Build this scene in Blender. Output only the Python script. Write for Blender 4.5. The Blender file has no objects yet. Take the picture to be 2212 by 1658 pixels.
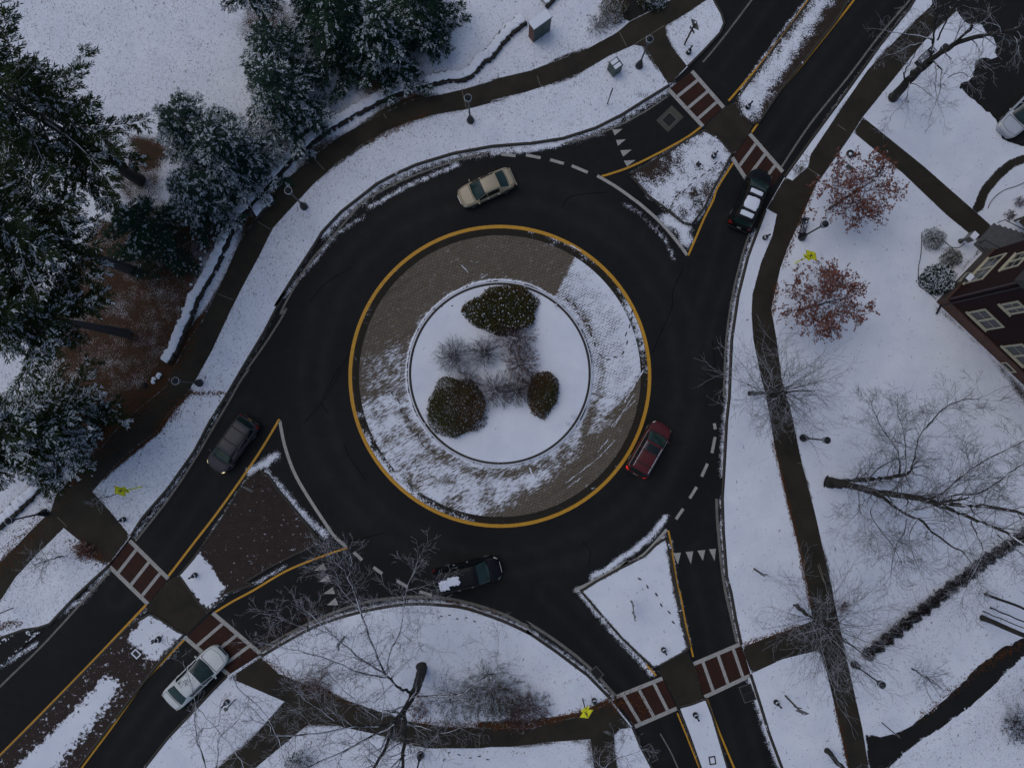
import bpy, bmesh, math, random
import numpy as np
from mathutils import Vector, Matrix, geometry

# ------------------------------------------------------------------ camera, world, sun, exposure
SC = bpy.context.scene
COL = SC.collection
HCAM = 59.0                       # flying height (m)
FPX = 1661.0                      # focal length in survey pixels (2212 wide)
CU, CV = 1106.0, 829.0            # picture centre in survey pixels
NU, NV = 1088.0, 880.0            # nadir
TX = math.atan((NV - CV) / FPX)   # pitch off nadir
TY = math.atan((CU - NU) / FPX)   # roll off nadir
cam_d = bpy.data.cameras.new('camera')
cam = bpy.data.objects.new('camera', cam_d); COL.objects.link(cam)
cam_d.sensor_width = 36.0; cam_d.lens = FPX / 2212.0 * 36.0
cam_d.clip_start = 0.5; cam_d.clip_end = 3000.0
cam.location = (0, 0, HCAM); cam.rotation_euler = (TX, -TY, 0)
SC.camera = cam
CAMROT = cam.rotation_euler.to_matrix()

SUN_EL, SUN_AZ = math.radians(62), math.radians(300)
W = bpy.data.worlds.new('World'); SC.world = W; W.use_nodes = True
wn = W.node_tree; wn.nodes.clear()
sky = wn.nodes.new('ShaderNodeTexSky'); sky.sky_type = 'NISHITA'; sky.sun_disc = False
sky.sun_elevation = SUN_EL; sky.sun_rotation = SUN_AZ
sky.air_density = 1.0; sky.dust_density = 2.0; sky.ozone_density = 1.0
bg = wn.nodes.new('ShaderNodeBackground'); bg.inputs[1].default_value = 0.115
wo = wn.nodes.new('ShaderNodeOutputWorld')
wn.links.new(sky.outputs[0], bg.inputs[0]); wn.links.new(bg.outputs[0], wo.inputs[0])
sun_d = bpy.data.lights.new('sun', 'SUN'); sun = bpy.data.objects.new('sun', sun_d); COL.objects.link(sun)
sun_d.energy = 0.6; sun_d.angle = math.radians(50); sun_d.color = (1.0, 0.98, 0.95)
sd = Vector((math.cos(SUN_EL) * math.sin(SUN_AZ), math.cos(SUN_EL) * math.cos(SUN_AZ), math.sin(SUN_EL)))
sun.rotation_euler = (-sd).to_track_quat('-Z', 'Y').to_euler(); sun.location = (0, 0, 90)
SC.view_settings.view_transform = 'Standard'; SC.view_settings.look = 'None'
SC.view_settings.gamma = 1.0; SC.view_settings.use_curve_mapping = False
SC.view_settings.exposure = -0.30
try:
    SC.cycles.max_bounces = 5; SC.cycles.diffuse_bounces = 3; SC.cycles.glossy_bounces = 2
except Exception: pass

# ------------------------------------------------------------------ survey helpers: picture pixel -> ground
def P(u, v, z=0.0):
    d = CAMROT @ Vector(((u - CU) / FPX, (CV - v) / FPX, -1.0))
    t = (z - HCAM) / d.z
    return Vector((d.x * t, d.y * t, z))
TC = (0, 600, 1200, 1800); TR = (0, 450, 900, 1349); TS = 700 / 2211.0; OV = 2212 / 2500.0
def T(c, r, s):                    # survey tile coordinates -> survey pixels
    out = []
    for q in s.split():
        x, y = q.split(',')[:2]
        out.append(((TC[c] + float(x) * TS) * OV, (TR[r] + float(y) * TS) * OV))
    return out
def T1(c, r, x, y): return ((TC[c] + x * TS) * OV, (TR[r] + y * TS) * OV)
def V(s): return [tuple(float(a) for a in q.split(',')) for q in s.split()]
def NZ(x0, y0, k, x, y): return ((x0 + x / k) * OV, (y0 + y / k) * OV)
def G(pts): return [tuple(P(u, v)[:2]) for u, v in pts]

def resample(pts, step, closed=False):
    p = [np.array(q, float) for q in pts]
    if closed: p = p + [p[0]]
    out = []
    for a, b in zip(p[:-1], p[1:]):
        n = max(1, int(math.ceil(np.linalg.norm(b - a) / step)))
        for i in range(n): out.append(a + (b - a) * i / n)
    if not closed: out.append(p[-1])
    return np.array(out)
def smooth(pts, sub=5, closed=False):           # Catmull-Rom
    p = [np.array(q, float) for q in pts]; n = len(p); out = []
    if n < 3: return [tuple(q) for q in p]
    rng = range(n) if closed else range(n - 1)
    for i in rng:
        p1, p2 = p[i], p[(i + 1) % n]
        p0 = p[(i - 1) % n] if (closed or i > 0) else p1
        p3 = p[(i + 2) % n] if (closed or i + 2 < n) else p2
        for k in range(sub):
            t = k / sub
            out.append(.5 * ((2 * p1) + (p2 - p0) * t + (2 * p0 - 5 * p1 + 4 * p2 - p3) * t * t + (3 * p1 - p0 - 3 * p2 + p3) * t ** 3))
    if not closed: out.append(p[-1])
    return [tuple(q) for q in out]
def seg_dist(X, poly, closed=True):
    X = np.asarray(X, float); A = np.asarray(poly, float)
    B = np.roll(A, -1, 0) if closed else A[1:]
    if not closed: A = A[:-1]
    d = np.full(len(X), 1e9)
    for a, b in zip(A, B):
        ab = b - a; L = ab @ ab
        if L < 1e-12: continue
        t = np.clip(((X - a) @ ab) / L, 0, 1)
        q = X - a - t[:, None] * ab
        d = np.minimum(d, np.hypot(q[:, 0], q[:, 1]))
    return d
def inside(X, poly):
    X = np.asarray(X, float); A = np.asarray(poly, float); B = np.roll(A, -1, 0)
    c = np.zeros(len(X), bool)
    for a, b in zip(A, B):
        if a[1] == b[1]: continue
        m = ((a[1] > X[:, 1]) != (b[1] > X[:, 1])) & (X[:, 0] < (b[0] - a[0]) * (X[:, 1] - a[1]) / (b[1] - a[1]) + a[0])
        c ^= m
    return c
def sdf(X, poly):                  # + inside
    d = seg_dist(X, poly); return np.where(inside(X, poly), d, -d)
def ramp(x, a, b): return np.clip((x - a) / (b - a), 0, 1)

# ------------------------------------------------------------------ object helpers
def tag(o, label=None, cat=None, group=None, kind=None):
    if label: o['label'] = label
    if cat: o['category'] = cat
    if group: o['group'] = group
    if kind: o['kind'] = kind
    return o
def thing(name, loc, label, cat, group=None, rz=0.0):
    o = bpy.data.objects.new(name, None); COL.objects.link(o)
    o.location = loc; o.rotation_euler = (0, 0, rz); o.empty_display_size = .3
    return tag(o, label, cat, group)
def mesh_np(name, verts, faces, mats, midx=None, parent=None, sm=False, attrs=None):
    """faces: list of index arrays (n,k)"""
    me = bpy.data.meshes.new(name)
    verts = np.asarray(verts, np.float32)
    faces = [np.asarray(f, np.int32) for f in faces if len(f)]
    me.vertices.add(len(verts)); me.vertices.foreach_set('co', verts.ravel())
    nl = sum(f.size for f in faces); nf = sum(len(f) for f in faces)
    me.loops.add(nl); me.polygons.add(nf)
    me.loops.foreach_set('vertex_index', np.concatenate([f.ravel() for f in faces]))
    tot = np.concatenate([np.full(len(f), f.shape[1]) for f in faces])
    me.polygons.foreach_set('loop_start', np.concatenate([[0], np.cumsum(tot)[:-1]]).astype(np.int32))
    if midx is not None: me.polygons.foreach_set('material_index', np.asarray(midx, np.int32))
    me.update(calc_edges=True); me.validate()
    if attrs:
        for k, a in attrs.items():
            at = me.attributes.new(k, 'FLOAT', 'POINT'); at.data.foreach_set('value', np.asarray(a, np.float32))
    for m in (mats if isinstance(mats, (list, tuple)) else [mats]): me.materials.append(m)
    if sm: me.shade_smooth()
    o = bpy.data.objects.new(name, me); COL.objects.link(o)
    if parent is not None: o.parent = parent
    return o
class MB:
    """collects boxes, lathes, prisms into ONE mesh"""
    def __init__(s): s.v = []; s.f = []; s.m = []
    def add(s, v, f, m=0):
        b = len(s.v); s.v += [tuple(q) for q in v]
        for q in f: s.f.append(tuple(i + b for i in q)); s.m.append(m)
        return s
    def box(s, c, d, rz=0, m=0, taper=1.0):
        x, y, z = d[0] / 2, d[1] / 2, d[2] / 2; cs, sn = math.cos(rz), math.sin(rz); v = []
        for k, zz in ((1, -z), (taper, z)):
            for sx, sy in ((-1, -1), (1, -1), (1, 1), (-1, 1)):
                a, b = sx * x * k, sy * y * k
                v.append((c[0] + a * cs - b * sn, c[1] + a * sn + b * cs, c[2] + zz))
        return s.add(v, [(3, 2, 1, 0), (4, 5, 6, 7), (0, 1, 5, 4), (1, 2, 6, 5), (2, 3, 7, 6), (3, 0, 4, 7)], m)
    def frame_box(s, o, ex, ey, ez, d, m=0):       # box centred at o in a frame
        o, ex, ey, ez = map(Vector, (o, ex, ey, ez)); v = []
        for zz in (-.5, .5):
            for sx, sy in ((-.5, -.5), (.5, -.5), (.5, .5), (-.5, .5)):
                v.append(o + ex * (sx * d[0]) + ey * (sy * d[1]) + ez * (zz * d[2]))
        return s.add(v, [(3, 2, 1, 0), (4, 5, 6, 7), (0, 1, 5, 4), (1, 2, 6, 5), (2, 3, 7, 6), (3, 0, 4, 7)], m)
    def lathe(s, prof, seg=16, at=(0, 0, 0), m=0):
        v = []; f = []
        for r, z in prof:
            for k in range(seg):
                a = 2 * math.pi * k / seg; v.append((at[0] + r * math.cos(a), at[1] + r * math.sin(a), at[2] + z))
        for i in range(len(prof) - 1):
            for k in range(seg):
                k2 = (k + 1) % seg
                f.append((i * seg + k, i * seg + k2, (i + 1) * seg + k2, (i + 1) * seg + k))
        f.append(tuple(range(seg))[::-1]); f.append(tuple((len(prof) - 1) * seg + k for k in range(seg)))
        return s.add(v, f, m)
    def prism(s, poly, z0, z1, m=0):
        n = len(poly); v = [(p[0], p[1], z0) for p in poly] + [(p[0], p[1], z1) for p in poly]
        f = [tuple(range(n))[::-1], tuple(range(n, 2 * n))] + [(i, (i + 1) % n, n + (i + 1) % n, n + i) for i in range(n)]
        return s.add(v, f, m)
    def grid(s, rows, m=0, closed=False):
        n = len(rows[0]); v = [p for r in rows for p in r]; f = []
        for i in range(len(rows) - 1):
            for k in range(n if closed else n - 1):
                k2 = (k + 1) % n; f.append((i * n + k, i * n + k2, (i + 1) * n + k2, (i + 1) * n + k))
        return s.add(v, f, m)
    def build(s, name, mats, parent=None, sm=False, bevel=0):
        me = bpy.data.meshes.new(name); me.from_pydata([tuple(q) for q in s.v], [], s.f)
        for i, p in enumerate(me.polygons): p.material_index = s.m[i]
        if bevel:
            bm = bmesh.new(); bm.from_mesh(me)
            bmesh.ops.remove_doubles(bm, verts=bm.verts, dist=1e-5)
            bmesh.ops.recalc_face_normals(bm, faces=bm.faces)
            bmesh.ops.bevel(bm, geom=[e for e in bm.edges if e.is_manifold and e.calc_face_angle(0) > .5], offset=bevel, segments=2, affect='EDGES', profile=.5)
            bm.to_mesh(me); bm.free()
        me.update()
        for mm in (mats if isinstance(mats, (list, tuple)) else [mats]): me.materials.append(mm)
        if sm: me.shade_smooth()
        o = bpy.data.objects.new(name, me); COL.objects.link(o)
        if parent is not None: o.parent = parent
        return o
def dup(root, loc=None, rz=None, label=None, group=None):
    r = root.copy(); COL.objects.link(r)
    if loc is not None: r.location = loc
    if rz is not None: r.rotation_euler = (0, 0, rz)
    if label: r['label'] = label
    if group: r['group'] = group
    for ch in list(root.children):
        c = ch.copy(); COL.objects.link(c); c.parent = r
        for g in list(ch.children):
            d = g.copy(); COL.objects.link(d); d.parent = c
    return r

# ------------------------------------------------------------------ material helpers
class NT:
    def __init__(s, name):
        s.mat = bpy.data.materials.new(name); s.mat.use_nodes = True
        s.nt = s.mat.node_tree; s.n = s.nt.nodes; s.l = s.nt.links
        s.bsdf = s.n['Principled BSDF']; s._pos = None
    def new(s, t, **k):
        x = s.n.new(t)
        for a, b in k.items(): setattr(x, a, b)
        return x
    def put(s, sock, val):
        if hasattr(val, 'is_output') or isinstance(val, bpy.types.NodeSocket): s.l.new(val, sock)
        else:
            if sock.type == 'RGBA' and len(val) == 3: val = (*val, 1)
            sock.default_value = val
    @property
    def pos(s):
        if s._pos is None: s._pos = s.new('ShaderNodeTexCoord').outputs['Object']
        return s._pos
    @property
    def geo(s): return s.new('ShaderNodeNewGeometry')
    def attr(s, name): return s.new('ShaderNodeAttribute', attribute_name=name).outputs['Fac']
    def math(s, op, a, b=0.0, c=None, clamp=False):
        x = s.new('ShaderNodeMath', operation=op, use_clamp=clamp); s.put(x.inputs[0], a); s.put(x.inputs[1], b)
        if c is not None: s.put(x.inputs[2], c)
        return x.outputs[0]
    def noise(s, scale, detail=3, rough=.55, vec=None, out='Fac'):
        x = s.new('ShaderNodeTexNoise'); x.inputs['Scale'].default_value = scale
        x.inputs['Detail'].default_value = detail; x.inputs['Roughness'].default_value = rough
        s.l.new(vec if vec is not None else s.pos, x.inputs['Vector']); return x.outputs[out]
    def mapping(s, scale=(1, 1, 1), rot=(0, 0, 0), vec=None):
        x = s.new('ShaderNodeMapping'); x.inputs['Scale'].default_value = scale; x.inputs['Rotation'].default_value = rot
        s.l.new(vec if vec is not None else s.pos, x.inputs['Vector']); return x.outputs[0]
    def rng(s, v, a, b, c=0., d=1., smooth=False):
        x = s.new('ShaderNodeMapRange'); x.clamp = True
        if smooth: x.interpolation_type = 'SMOOTHSTEP'
        s.put(x.inputs[0], v)
        for i, q in enumerate((a, b, c, d)): s.put(x.inputs[i + 1], q)
        return x.outputs[0]
    def mix(s, f, a, b):
        x = s.new('ShaderNodeMix', data_type='RGBA'); s.put(x.inputs[0], f); s.put(x.inputs[6], a); s.put(x.inputs[7], b); return x.outputs[2]
    def bump(s, h, strength=.3, dist=.02):
        x = s.new('ShaderNodeBump'); x.inputs['Strength'].default_value = strength; x.inputs['Distance'].default_value = dist
        s.l.new(h, x.inputs['Height']); s.l.new(x.outputs[0], s.bsdf.inputs['Normal'])
    def done(s, col=None, rough=None, metal=None, spec=None, coat=None):
        if col is not None: s.put(s.bsdf.inputs['Base Color'], col)
        if rough is not None: s.put(s.bsdf.inputs['Roughness'], rough)
        if metal is not None: s.put(s.bsdf.inputs['Metallic'], metal)
        if spec is not None: s.put(s.bsdf.inputs['Specular IOR Level'], spec)
        if coat is not None: s.put(s.bsdf.inputs['Coat Weight'], coat)
        return s.mat
SNOW_A, SNOW_B = (.60, .635, .73), (.80, .825, .88)
def simple(name, col, rough=.6, var=.25, scale=6., metal=0., spec=.4, coat=None):
    m = NT(name); n = m.noise(scale, 4)
    c = m.mix(n, tuple(a * (1 - var) for a in col), tuple(min(1, a * (1 + var)) for a in col))
    return m.done(c, rough, metal, spec, coat)
def snow_socket(m):
    n = m.rng(m.noise(.42, 5, .6), .25, .75); n2 = m.noise(14, 2)
    return m.mix(m.math('ADD', m.math('MULTIPLY', n, .7), m.math('MULTIPLY', n2, .3)), SNOW_A, SNOW_B)
# ------------------------------------------------------------------ ground materials
def snowy(name, base, rough_base=.8, a1=.35, s1=1.3, a2=.55, s2=9., sharp=.06, leaf=True, joints=None, stretch=None, spec=.3, leafcol=(.035, .022, .014)):
    """base ground showing through wherever the snow cover (vertex attribute) has melted or blown off"""
    m = NT(name); s = m.attr('snow')
    v = m.math('ADD', s, m.math('MULTIPLY', m.math('SUBTRACT', m.noise(s1, 4), .5), a1 * 2))
    v = m.math('ADD', v, m.math('MULTIPLY', m.math('SUBTRACT', m.noise(s2, 3, .6, vec=None if stretch is None else m.mapping(stretch[0], (0, 0, 0), m.mapping((1, 1, 1), (0, 0, stretch[1])))), .5), a2 * 2))
    b = base(m)
    if joints is not None and isinstance(b, tuple): b, j = b; v = m.math('SUBTRACT', v, m.math('MULTIPLY', m.math('MULTIPLY', j, m.attr('jw')), joints))
    f = m.rng(v, .5 - sharp, .5 + sharp)
    sn = snow_socket(m)
    if leaf:
        lf = m.attr('leaf')
        for sc, k, thr in ((6.5, 0, .20), (11., 1, .25), (17., 0, .30)):
            w = m.new('ShaderNodeTexVoronoi'); w.inputs['Scale'].default_value = sc
            nz = m.noise(3.2, 2, out='Color')
            off = m.new('ShaderNodeVectorMath', operation='MULTIPLY_ADD'); m.l.new(nz, off.inputs[0]); off.inputs[1].default_value = (.55, .55, 0)
            m.l.new(m.mapping((1., 1.7 if k else .62, 1), (0, 0, .6 + k)), off.inputs[2]); m.l.new(off.outputs[0], w.inputs['Vector'])
            sep = m.new('ShaderNodeSeparateColor'); m.l.new(w.outputs['Color'], sep.inputs[0])
            size = m.math('MULTIPLY', m.math('ADD', sep.outputs[1], .35), thr)
            hit = m.math('MULTIPLY', m.math('LESS_THAN', w.outputs['Distance'], size), m.math('LESS_THAN', sep.outputs[0], lf))
            tint = m.mix(sep.outputs[2], leafcol, tuple(c * 3.2 for c in leafcol))
            sn = m.mix(m.math('MULTIPLY', hit, .72), sn, tint)
    col = m.mix(f, b, sn)
    h = m.math('ADD', m.math('MULTIPLY', f, 1.0), m.math('MULTIPLY', m.noise(5., 4), .5))
    m.bump(h, .35, .03)
    return m.done(col, m.rng(f, 0, 1, rough_base, .75), spec=spec)

def base_grass(m):
    lit = m.attr('litter'); n = m.noise(2.5, 5); n2 = m.noise(11, 3)
    g = m.mix(n, (.012, .010, .006), (.045, .036, .018))
    o = m.mix(n2, (.014, .0055, .003), (.095, .034, .010))
    return m.mix(lit, g, m.mix(m.rng(n, .35, .7), o, (.027, .0155, .004)))
def base_asphalt(m):
    n = m.noise(.22, 4); n2 = m.noise(40, 2); n3 = m.noise(1.6, 5, .65); w = m.attr('wear')
    c = m.mix(m.rng(n, .3, .7), (.0052, .0056, .0064), (.0125, .0126, .0124))
    c = m.mix(m.rng(n3, .40, .70, 0, .7), c, (.0050, .0052, .0056))
    c = m.mix(m.math('MULTIPLY', w, m.rng(m.noise(.9, 4), .25, .7, .15, .8)), c, (.0225, .0220, .0205))
    return m.mix(m.rng(n2, .5, .8, 0, .4), c, (.021, .0205, .020))
def base_concrete(m):
    n = m.rng(m.noise(.5, 5, .65), .3, .7); n2 = m.noise(18, 3)
    c = m.mix(n, (.014, .0120, .0085), (.034, .0285, .0190))
    return m.mix(m.rng(n2, .4, .8, 0, .35), c, (.052, .044, .032))
def base_darkpave(m):
    n = m.noise(.7, 4)
    return m.mix(n, (.0065, .0063, .0062), (.017, .016, .014))
def brick(m, rot, row, width, c1, c2, mort, ms=.02):
    b = m.new('ShaderNodeTexBrick'); b.offset = .5
    m.l.new(m.mapping((1, 1, 1), (0, 0, rot)), b.inputs['Vector'])
    b.inputs['Scale'].default_value = 1.0; b.inputs['Mortar Size'].default_value = ms; b.inputs['Mortar Smooth'].default_value = .2
    b.inputs['Brick Width'].default_value = width; b.inputs['Row Height'].default_value = row
    b.inputs['Color1'].default_value = (*c1, 1); b.inputs['Color2'].default_value = (*c2, 1); b.inputs['Mortar'].default_value = (*mort, 1)
    return b.outputs['Color'], b.outputs['Fac']
def base_apron(m):
    c, f = brick(m, math.radians(-31), .170, .33, (.125, .102, .075), (.175, .146, .110), (.030, .025, .019), .022)
    n = m.noise(.45, 4); c = m.mix(m.rng(n, .35, .7, 0, .55), c, (.095, .076, .055))
    st = m.noise(1., 4, vec=m.mapping((.25, 2.6, 1), (0, 0, 0), m.mapping((1, 1, 1), (0, 0, math.radians(-31)))))
    c = m.mix(m.rng(st, .55, .75, 0, .5), c, (.030, .025, .020))
    return c, f
def base_island_brick(m):
    c, f = brick(m, math.radians(5), .20, .32, (.026, .015, .011), (.040, .022, .016), (.012, .009, .008), .02)
    n = m.noise(.6, 3); return m.mix(m.rng(n, .4, .7, 0, .5), c, (.017, .012, .010)), f
def base_dirt(m):
    n = m.noise(3, 5); return m.mix(n, (.014, .010, .008), (.050, .032, .022))

M_LAWN = snowy('snowy grass', base_grass, a2=1.0, s2=17., a1=.28)
M_ROAD = snowy('wet asphalt', base_asphalt, .7, spec=.18, leaf=False, a1=.45, s1=2.2, a2=.80, s2=12., sharp=.14)
M_PATH = snowy('wet concrete path', base_concrete, .75, spec=.2, leaf=False, a1=.25, s1=2.5, a2=.6, s2=13., sharp=.12)
M_BLACK = snowy('black wet drive', base_darkpave, .7, spec=.18, leaf=False, a1=.5, s1=.9, a2=.7, s2=6.)
M_APRON = snowy('brick apron', base_apron, .75, joints=.36, stretch=((.38, 1.5, 1), math.radians(-31)), leaf=False, a1=.42, s1=1.0, a2=.85, s2=7.0, sharp=.20)
M_ISLBRICK = snowy('dark island brick', base_island_brick, .75, joints=.0, leaf=False, a1=.2, s1=2., a2=.80, s2=4.2, sharp=.10)
M_DIRT = snowy('bare island soil', base_dirt, .9, a1=.5, s1=1.6, a2=.9, s2=13., sharp=.12, leafcol=(.03, .018, .012))
M_KERB = snowy('granite kerb', lambda m: m.mix(m.noise(4, 4), (.022, .019, .015), (.050, .044, .036)), .6, leaf=False, a1=.7, s1=.8, a2=.5, s2=6.)
M_RINGS = snowy('concrete ring with drifted snow', lambda m: m.mix(m.noise(1.4, 4), (.0150, .0128, .0095), (.030, .0255, .0185)), .75, leaf=False, a1=.55, s1=1.1, a2=.6, s2=8., sharp=.15, spec=.15)
M_RING = simple('stained concrete ring', (.017, .0145, .0105), .6, .35, 1.4)

def sheet(name, outline, z, mat, step=.3, attrs=None, skirt=0., kind='structure', skirt_mat=None, holes=()):
    """flat area: constrained triangulation of an outline with inner points that carry the cover attributes"""
    o = resample(outline, step, True); n = len(o)
    lo, hi = o.min(0), o.max(0)
    gx = np.arange(lo[0], hi[0], step); gy = np.arange(lo[1], hi[1], step * .87)
    X, Y = np.meshgrid(gx, gy); X = X + (np.arange(len(gy)) % 2)[:, None] * step * .5
    pts = np.stack([X.ravel(), Y.ravel()], 1)
    keep = (np.abs(pts[:, 0]) < 47) & (np.abs(pts[:, 1] - 3) < 38)
    pts = pts[keep]; pts = pts[inside(pts, o)]
    if len(pts): pts = pts[seg_dist(pts, o[::2]) > step * .55]
    allp = [Vector(p) for p in np.vstack([o, pts])]
    edges = [(i, (i + 1) % n) for i in range(n)]
    vs, _, fs, ov, _, _ = geometry.delaunay_2d_cdt(allp, edges, [], 1, 1e-6, True)
    v = np.array([(p.x, p.y) for p in vs]); f = np.array(fs, np.int32)
    # keep upward
    a, b, c = v[f[:, 0]], v[f[:, 1]], v[f[:, 2]]
    cr = (b[:, 0] - a[:, 0]) * (c[:, 1] - a[:, 1]) - (b[:, 1] - a[:, 1]) * (c[:, 0] - a[:, 0])
    f[cr < 0] = f[cr < 0][:, ::-1]
    f = f[inside(v[f].mean(1), o)]
    at = {k: fn(v) for k, fn in (attrs or {}).items()}
    V3 = np.c_[v, np.full(len(v), z)]; F = [f]; mi = np.zeros(len(f), int)
    mats = [mat]
    if skirt:
        k = len(V3); V3 = np.vstack([V3, np.c_[o, np.full(n, z)], np.c_[o, np.full(n, z - skirt)]])
        i = np.arange(n); j = (i + 1) % n
        F.append(np.c_[k + i, k + j, k + n + j, k + n + i]); mats.append(skirt_mat or M_RING)
        mi = np.r_[mi, np.ones(n, int)]
        at = {q: np.r_[w, np.zeros(2 * n)] for q, w in at.items()}
    return tag(mesh_np(name, V3, F, mats, mi, attrs=at), kind=kind)
def ribbon_pts(pts, width):
    p = np.array(pts, float); d = np.gradient(p, axis=0); d /= np.maximum(np.hypot(d[:, 0], d[:, 1]), 1e-9)[:, None]
    nrm = np.c_[-d[:, 1], d[:, 0]]; w = np.broadcast_to(np.asarray(width, float), (len(p),))[:, None] / 2
    return p + nrm * w, p - nrm * w
def ribbon(name, pts, width, z, mat, step=.4, closed=False, kind='structure', snow=None):
    q = resample(pts, step, closed)
    if closed: q = np.vstack([q, q[0]])
    l, r = ribbon_pts(q, width)
    if closed: l[-1], r[-1] = l[0], r[0]
    n = len(q); v = np.c_[np.vstack([r, l]), np.full(2 * n, z)]; i = np.arange(n - 1)
    at = {'snow': np.full(2 * n, -1. if snow is None else snow)}
    return tag(mesh_np(name, v, [np.c_[i, i + 1, n + i + 1, n + i]], mat, attrs=at), kind=kind)
def kerb(name, pts, width=.2, z=.135, snow=.25):
    q = resample(pts, .4); l, r = ribbon_pts(q, width); n = len(q)
    v = np.vstack([np.c_[r, np.zeros(n)], np.c_[r, np.full(n, z)], np.c_[l, np.full(n, z)], np.c_[l, np.zeros(n)]])
    i = np.arange(n - 1); F = [np.c_[a * n + i, a * n + i + 1, (a + 1) * n + i + 1, (a + 1) * n + i][:, ::-1] for a in range(3)]
    F.append(np.array([[0, n, 2 * n, 3 * n], [n - 1, 4 * n - 1, 3 * n - 1, 2 * n - 1]]))
    return tag(mesh_np(name, v, F, M_KERB, attrs={'snow': np.full(4 * n, snow)}), kind='structure')

# ------------------------------------------------------------------ outlines (surveyed on the picture, laid on the ground)
C0 = np.array(P(1080.5, 810.5)[:2]); PX = HCAM / FPX         # roundabout centre, metres per pixel
def circ(r_px, n=160, c=None):
    c = C0 if c is None else c; r = r_px * PX
    return [(c[0] + r * math.cos(2 * math.pi * k / n), c[1] + r * math.sin(2 * math.pi * k / n)) for k in range(n)]
NWa = T(0, 3, "-900,1500 -300,850 0,655 190,590 300,575 390,545 440,490 600,320 740,190 840,100")
NWb = (T(0, 2, "1015,1285 1100,1150 1300,920 1500,640 1620,410 1760,190 1870,0") + T(0, 1, "2040,1140 2200,830")
       + T(1, 1, "230,940 380,700 530,470 590,370 740,210 870,110") + T(1, 0, "1010,1420 1160,1340 1320,1270 1600,1185 1900,1130 2180,1108")
       + T(2, 0, "290,1110 550,1070 800,990 1000,890 1200,765 1370,660"))
NWc = T(2, 0, "1510,520 1640,390 1760,260 1792,185 1770,110 1730,40 1690,-40")
ELa = T(3, 0, "1600,-400 1320,75 1100,350 800,765 560,1090 360,1370")
ELb = (T(3, 1, "215,200 90,420 -40,700") + T(2, 1, "1830,1010 1848,1200 1832,1640") + T(2, 2, "1815,400 1790,800 1780,1000 1788,1250 1812,1600")
       + T(2, 3, "1840,300 1870,480 1925,705"))
ELb = T(3, 1, "215,200") + T(2, 1, "2040,385 1975,560 1900,860 1850,1200 1832,1640") + T(2, 2, "1812,400 1790,800 1778,1000 1786,1250 1812,1600") + T(2, 3, "1845,300 1880,500 1925,705")
ELc = T(3, 3, "100,930 180,1180 240,1380 345,1660 560,2300")
SLa = T(0, 3, "850,2050 1120,1650 1300,1420 1500,1210 1640,1060 1755,945")
SLb = T(0, 3, "2020,775") + smooth(T(1, 3, "130,790 300,690 560,555 900,450 1250,393 1530,403 1720,432 2000,530 2200,625"), 3) + T(2, 3, "270,600 500,760 740,940 915,1120")
SLc = T(2, 3, "1085,1335 1150,1490 1240,1660 1380,1950")
# walks
PNW_up = T(0, 2, "-900,2200 0,1500 250,1240 400,1090 440,970 600,800 780,620 870,500 1050,330 1290,130") + T(0, 1, "1340,1420 1470,1180 1560,1060 1700,780 1860,430 2040,180") + T(1, 0, "100,1655 300,1400 530,1200 720,1060 900,960 1100,860 1300,770 1500,735 1700,688 1900,630") + T(2, 0, "0,620 300,550 560,450 760,370 960,260 1020,212 1060,175 1280,65 1390,0 1600,-140")
PNW_lo = T(0, 2, "-700,2500 0,1800 130,1600 300,1420 500,1225") + T(0, 2, "720,940 860,780 960,680 1080,580 1220,480 1300,350 1440,200") + T(0, 1, "1530,1480 1640,1280 1780,980 1870,800 2000,560 2110,340") + T(1, 0, "310,1655 520,1430 700,1270 900,1120 1100,1010 1250,950 1450,890 1700,850 2000,770") + T(2, 0, "0,780 250,720 500,640 700,560 900,440 1100,352 1180,370 1350,640")
PNW_app = T(0, 2, "600,1330 840,1500") + T(0, 2, "1010,1285 880,1120")
WALK_NW = PNW_up + T(2, 0, "1700,-20 1500,112 1340,208 1345,280 1400,380 1505,520 1380,665 1350,640") + PNW_lo[::-1][2:]
i0 = len(T(0, 2, "0,0 0,0 0,0 0,0 0,0"))
# insert the crossing approach into the lower edge
WALK_NW = PNW_up + T(2, 0, "1750,-60 1660,5 1500,112 1340,208 1345,280 1400,380 1505,515 1375,660") + T(2, 0, "1350,640 1180,370 1100,352 900,440 700,560 500,640 250,720 0,780") + T(1, 0, "310,1655 520,1430 700,1270 900,1120 1100,1010 1250,950 1450,890 1700,850 2000,770")[::-1] + T(0, 1, "1530,1480 1640,1280 1780,980 1870,800 2000,560 2110,340")[::-1] + T(0, 2, "1440,200 1300,350 1220,480 1080,580 960,680 860,780 720,945 860,1100 1010,1285 840,1510 640,1340 500,1225 300,1420 130,1600 0,1800 -700,2500")
WALK_E = T(3, 0, "1640,-180 1480,60 1340,185 1000,545 800,835 560,1195 540,1290 420,1395 365,1370") + T(3, 1, "222,190 300,235 265,400 180,600 112,850 105,1000 120,1200 180,1500") + T(3, 2, "215,200 285,600 380,1030 450,1300 530,1650") + T(3, 3, "560,420 575,520 300,620 30,722 105,925 350,812 640,742 740,1150 850,1660 950,2100") + T(3, 3, "1120,2100 1010,1660 960,1350 870,950 750,400") + T(3, 2, "720,1650 660,1400 600,1130 500,750 400,280") + T(3, 1, "380,1650 340,1500 300,1200 258,960 330,640 390,480 480,280 605,0") + T(3, 0, "640,1380 760,1210 885,1030 965,905 1340,440 1480,275 1700,80 1900,-180")
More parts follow.
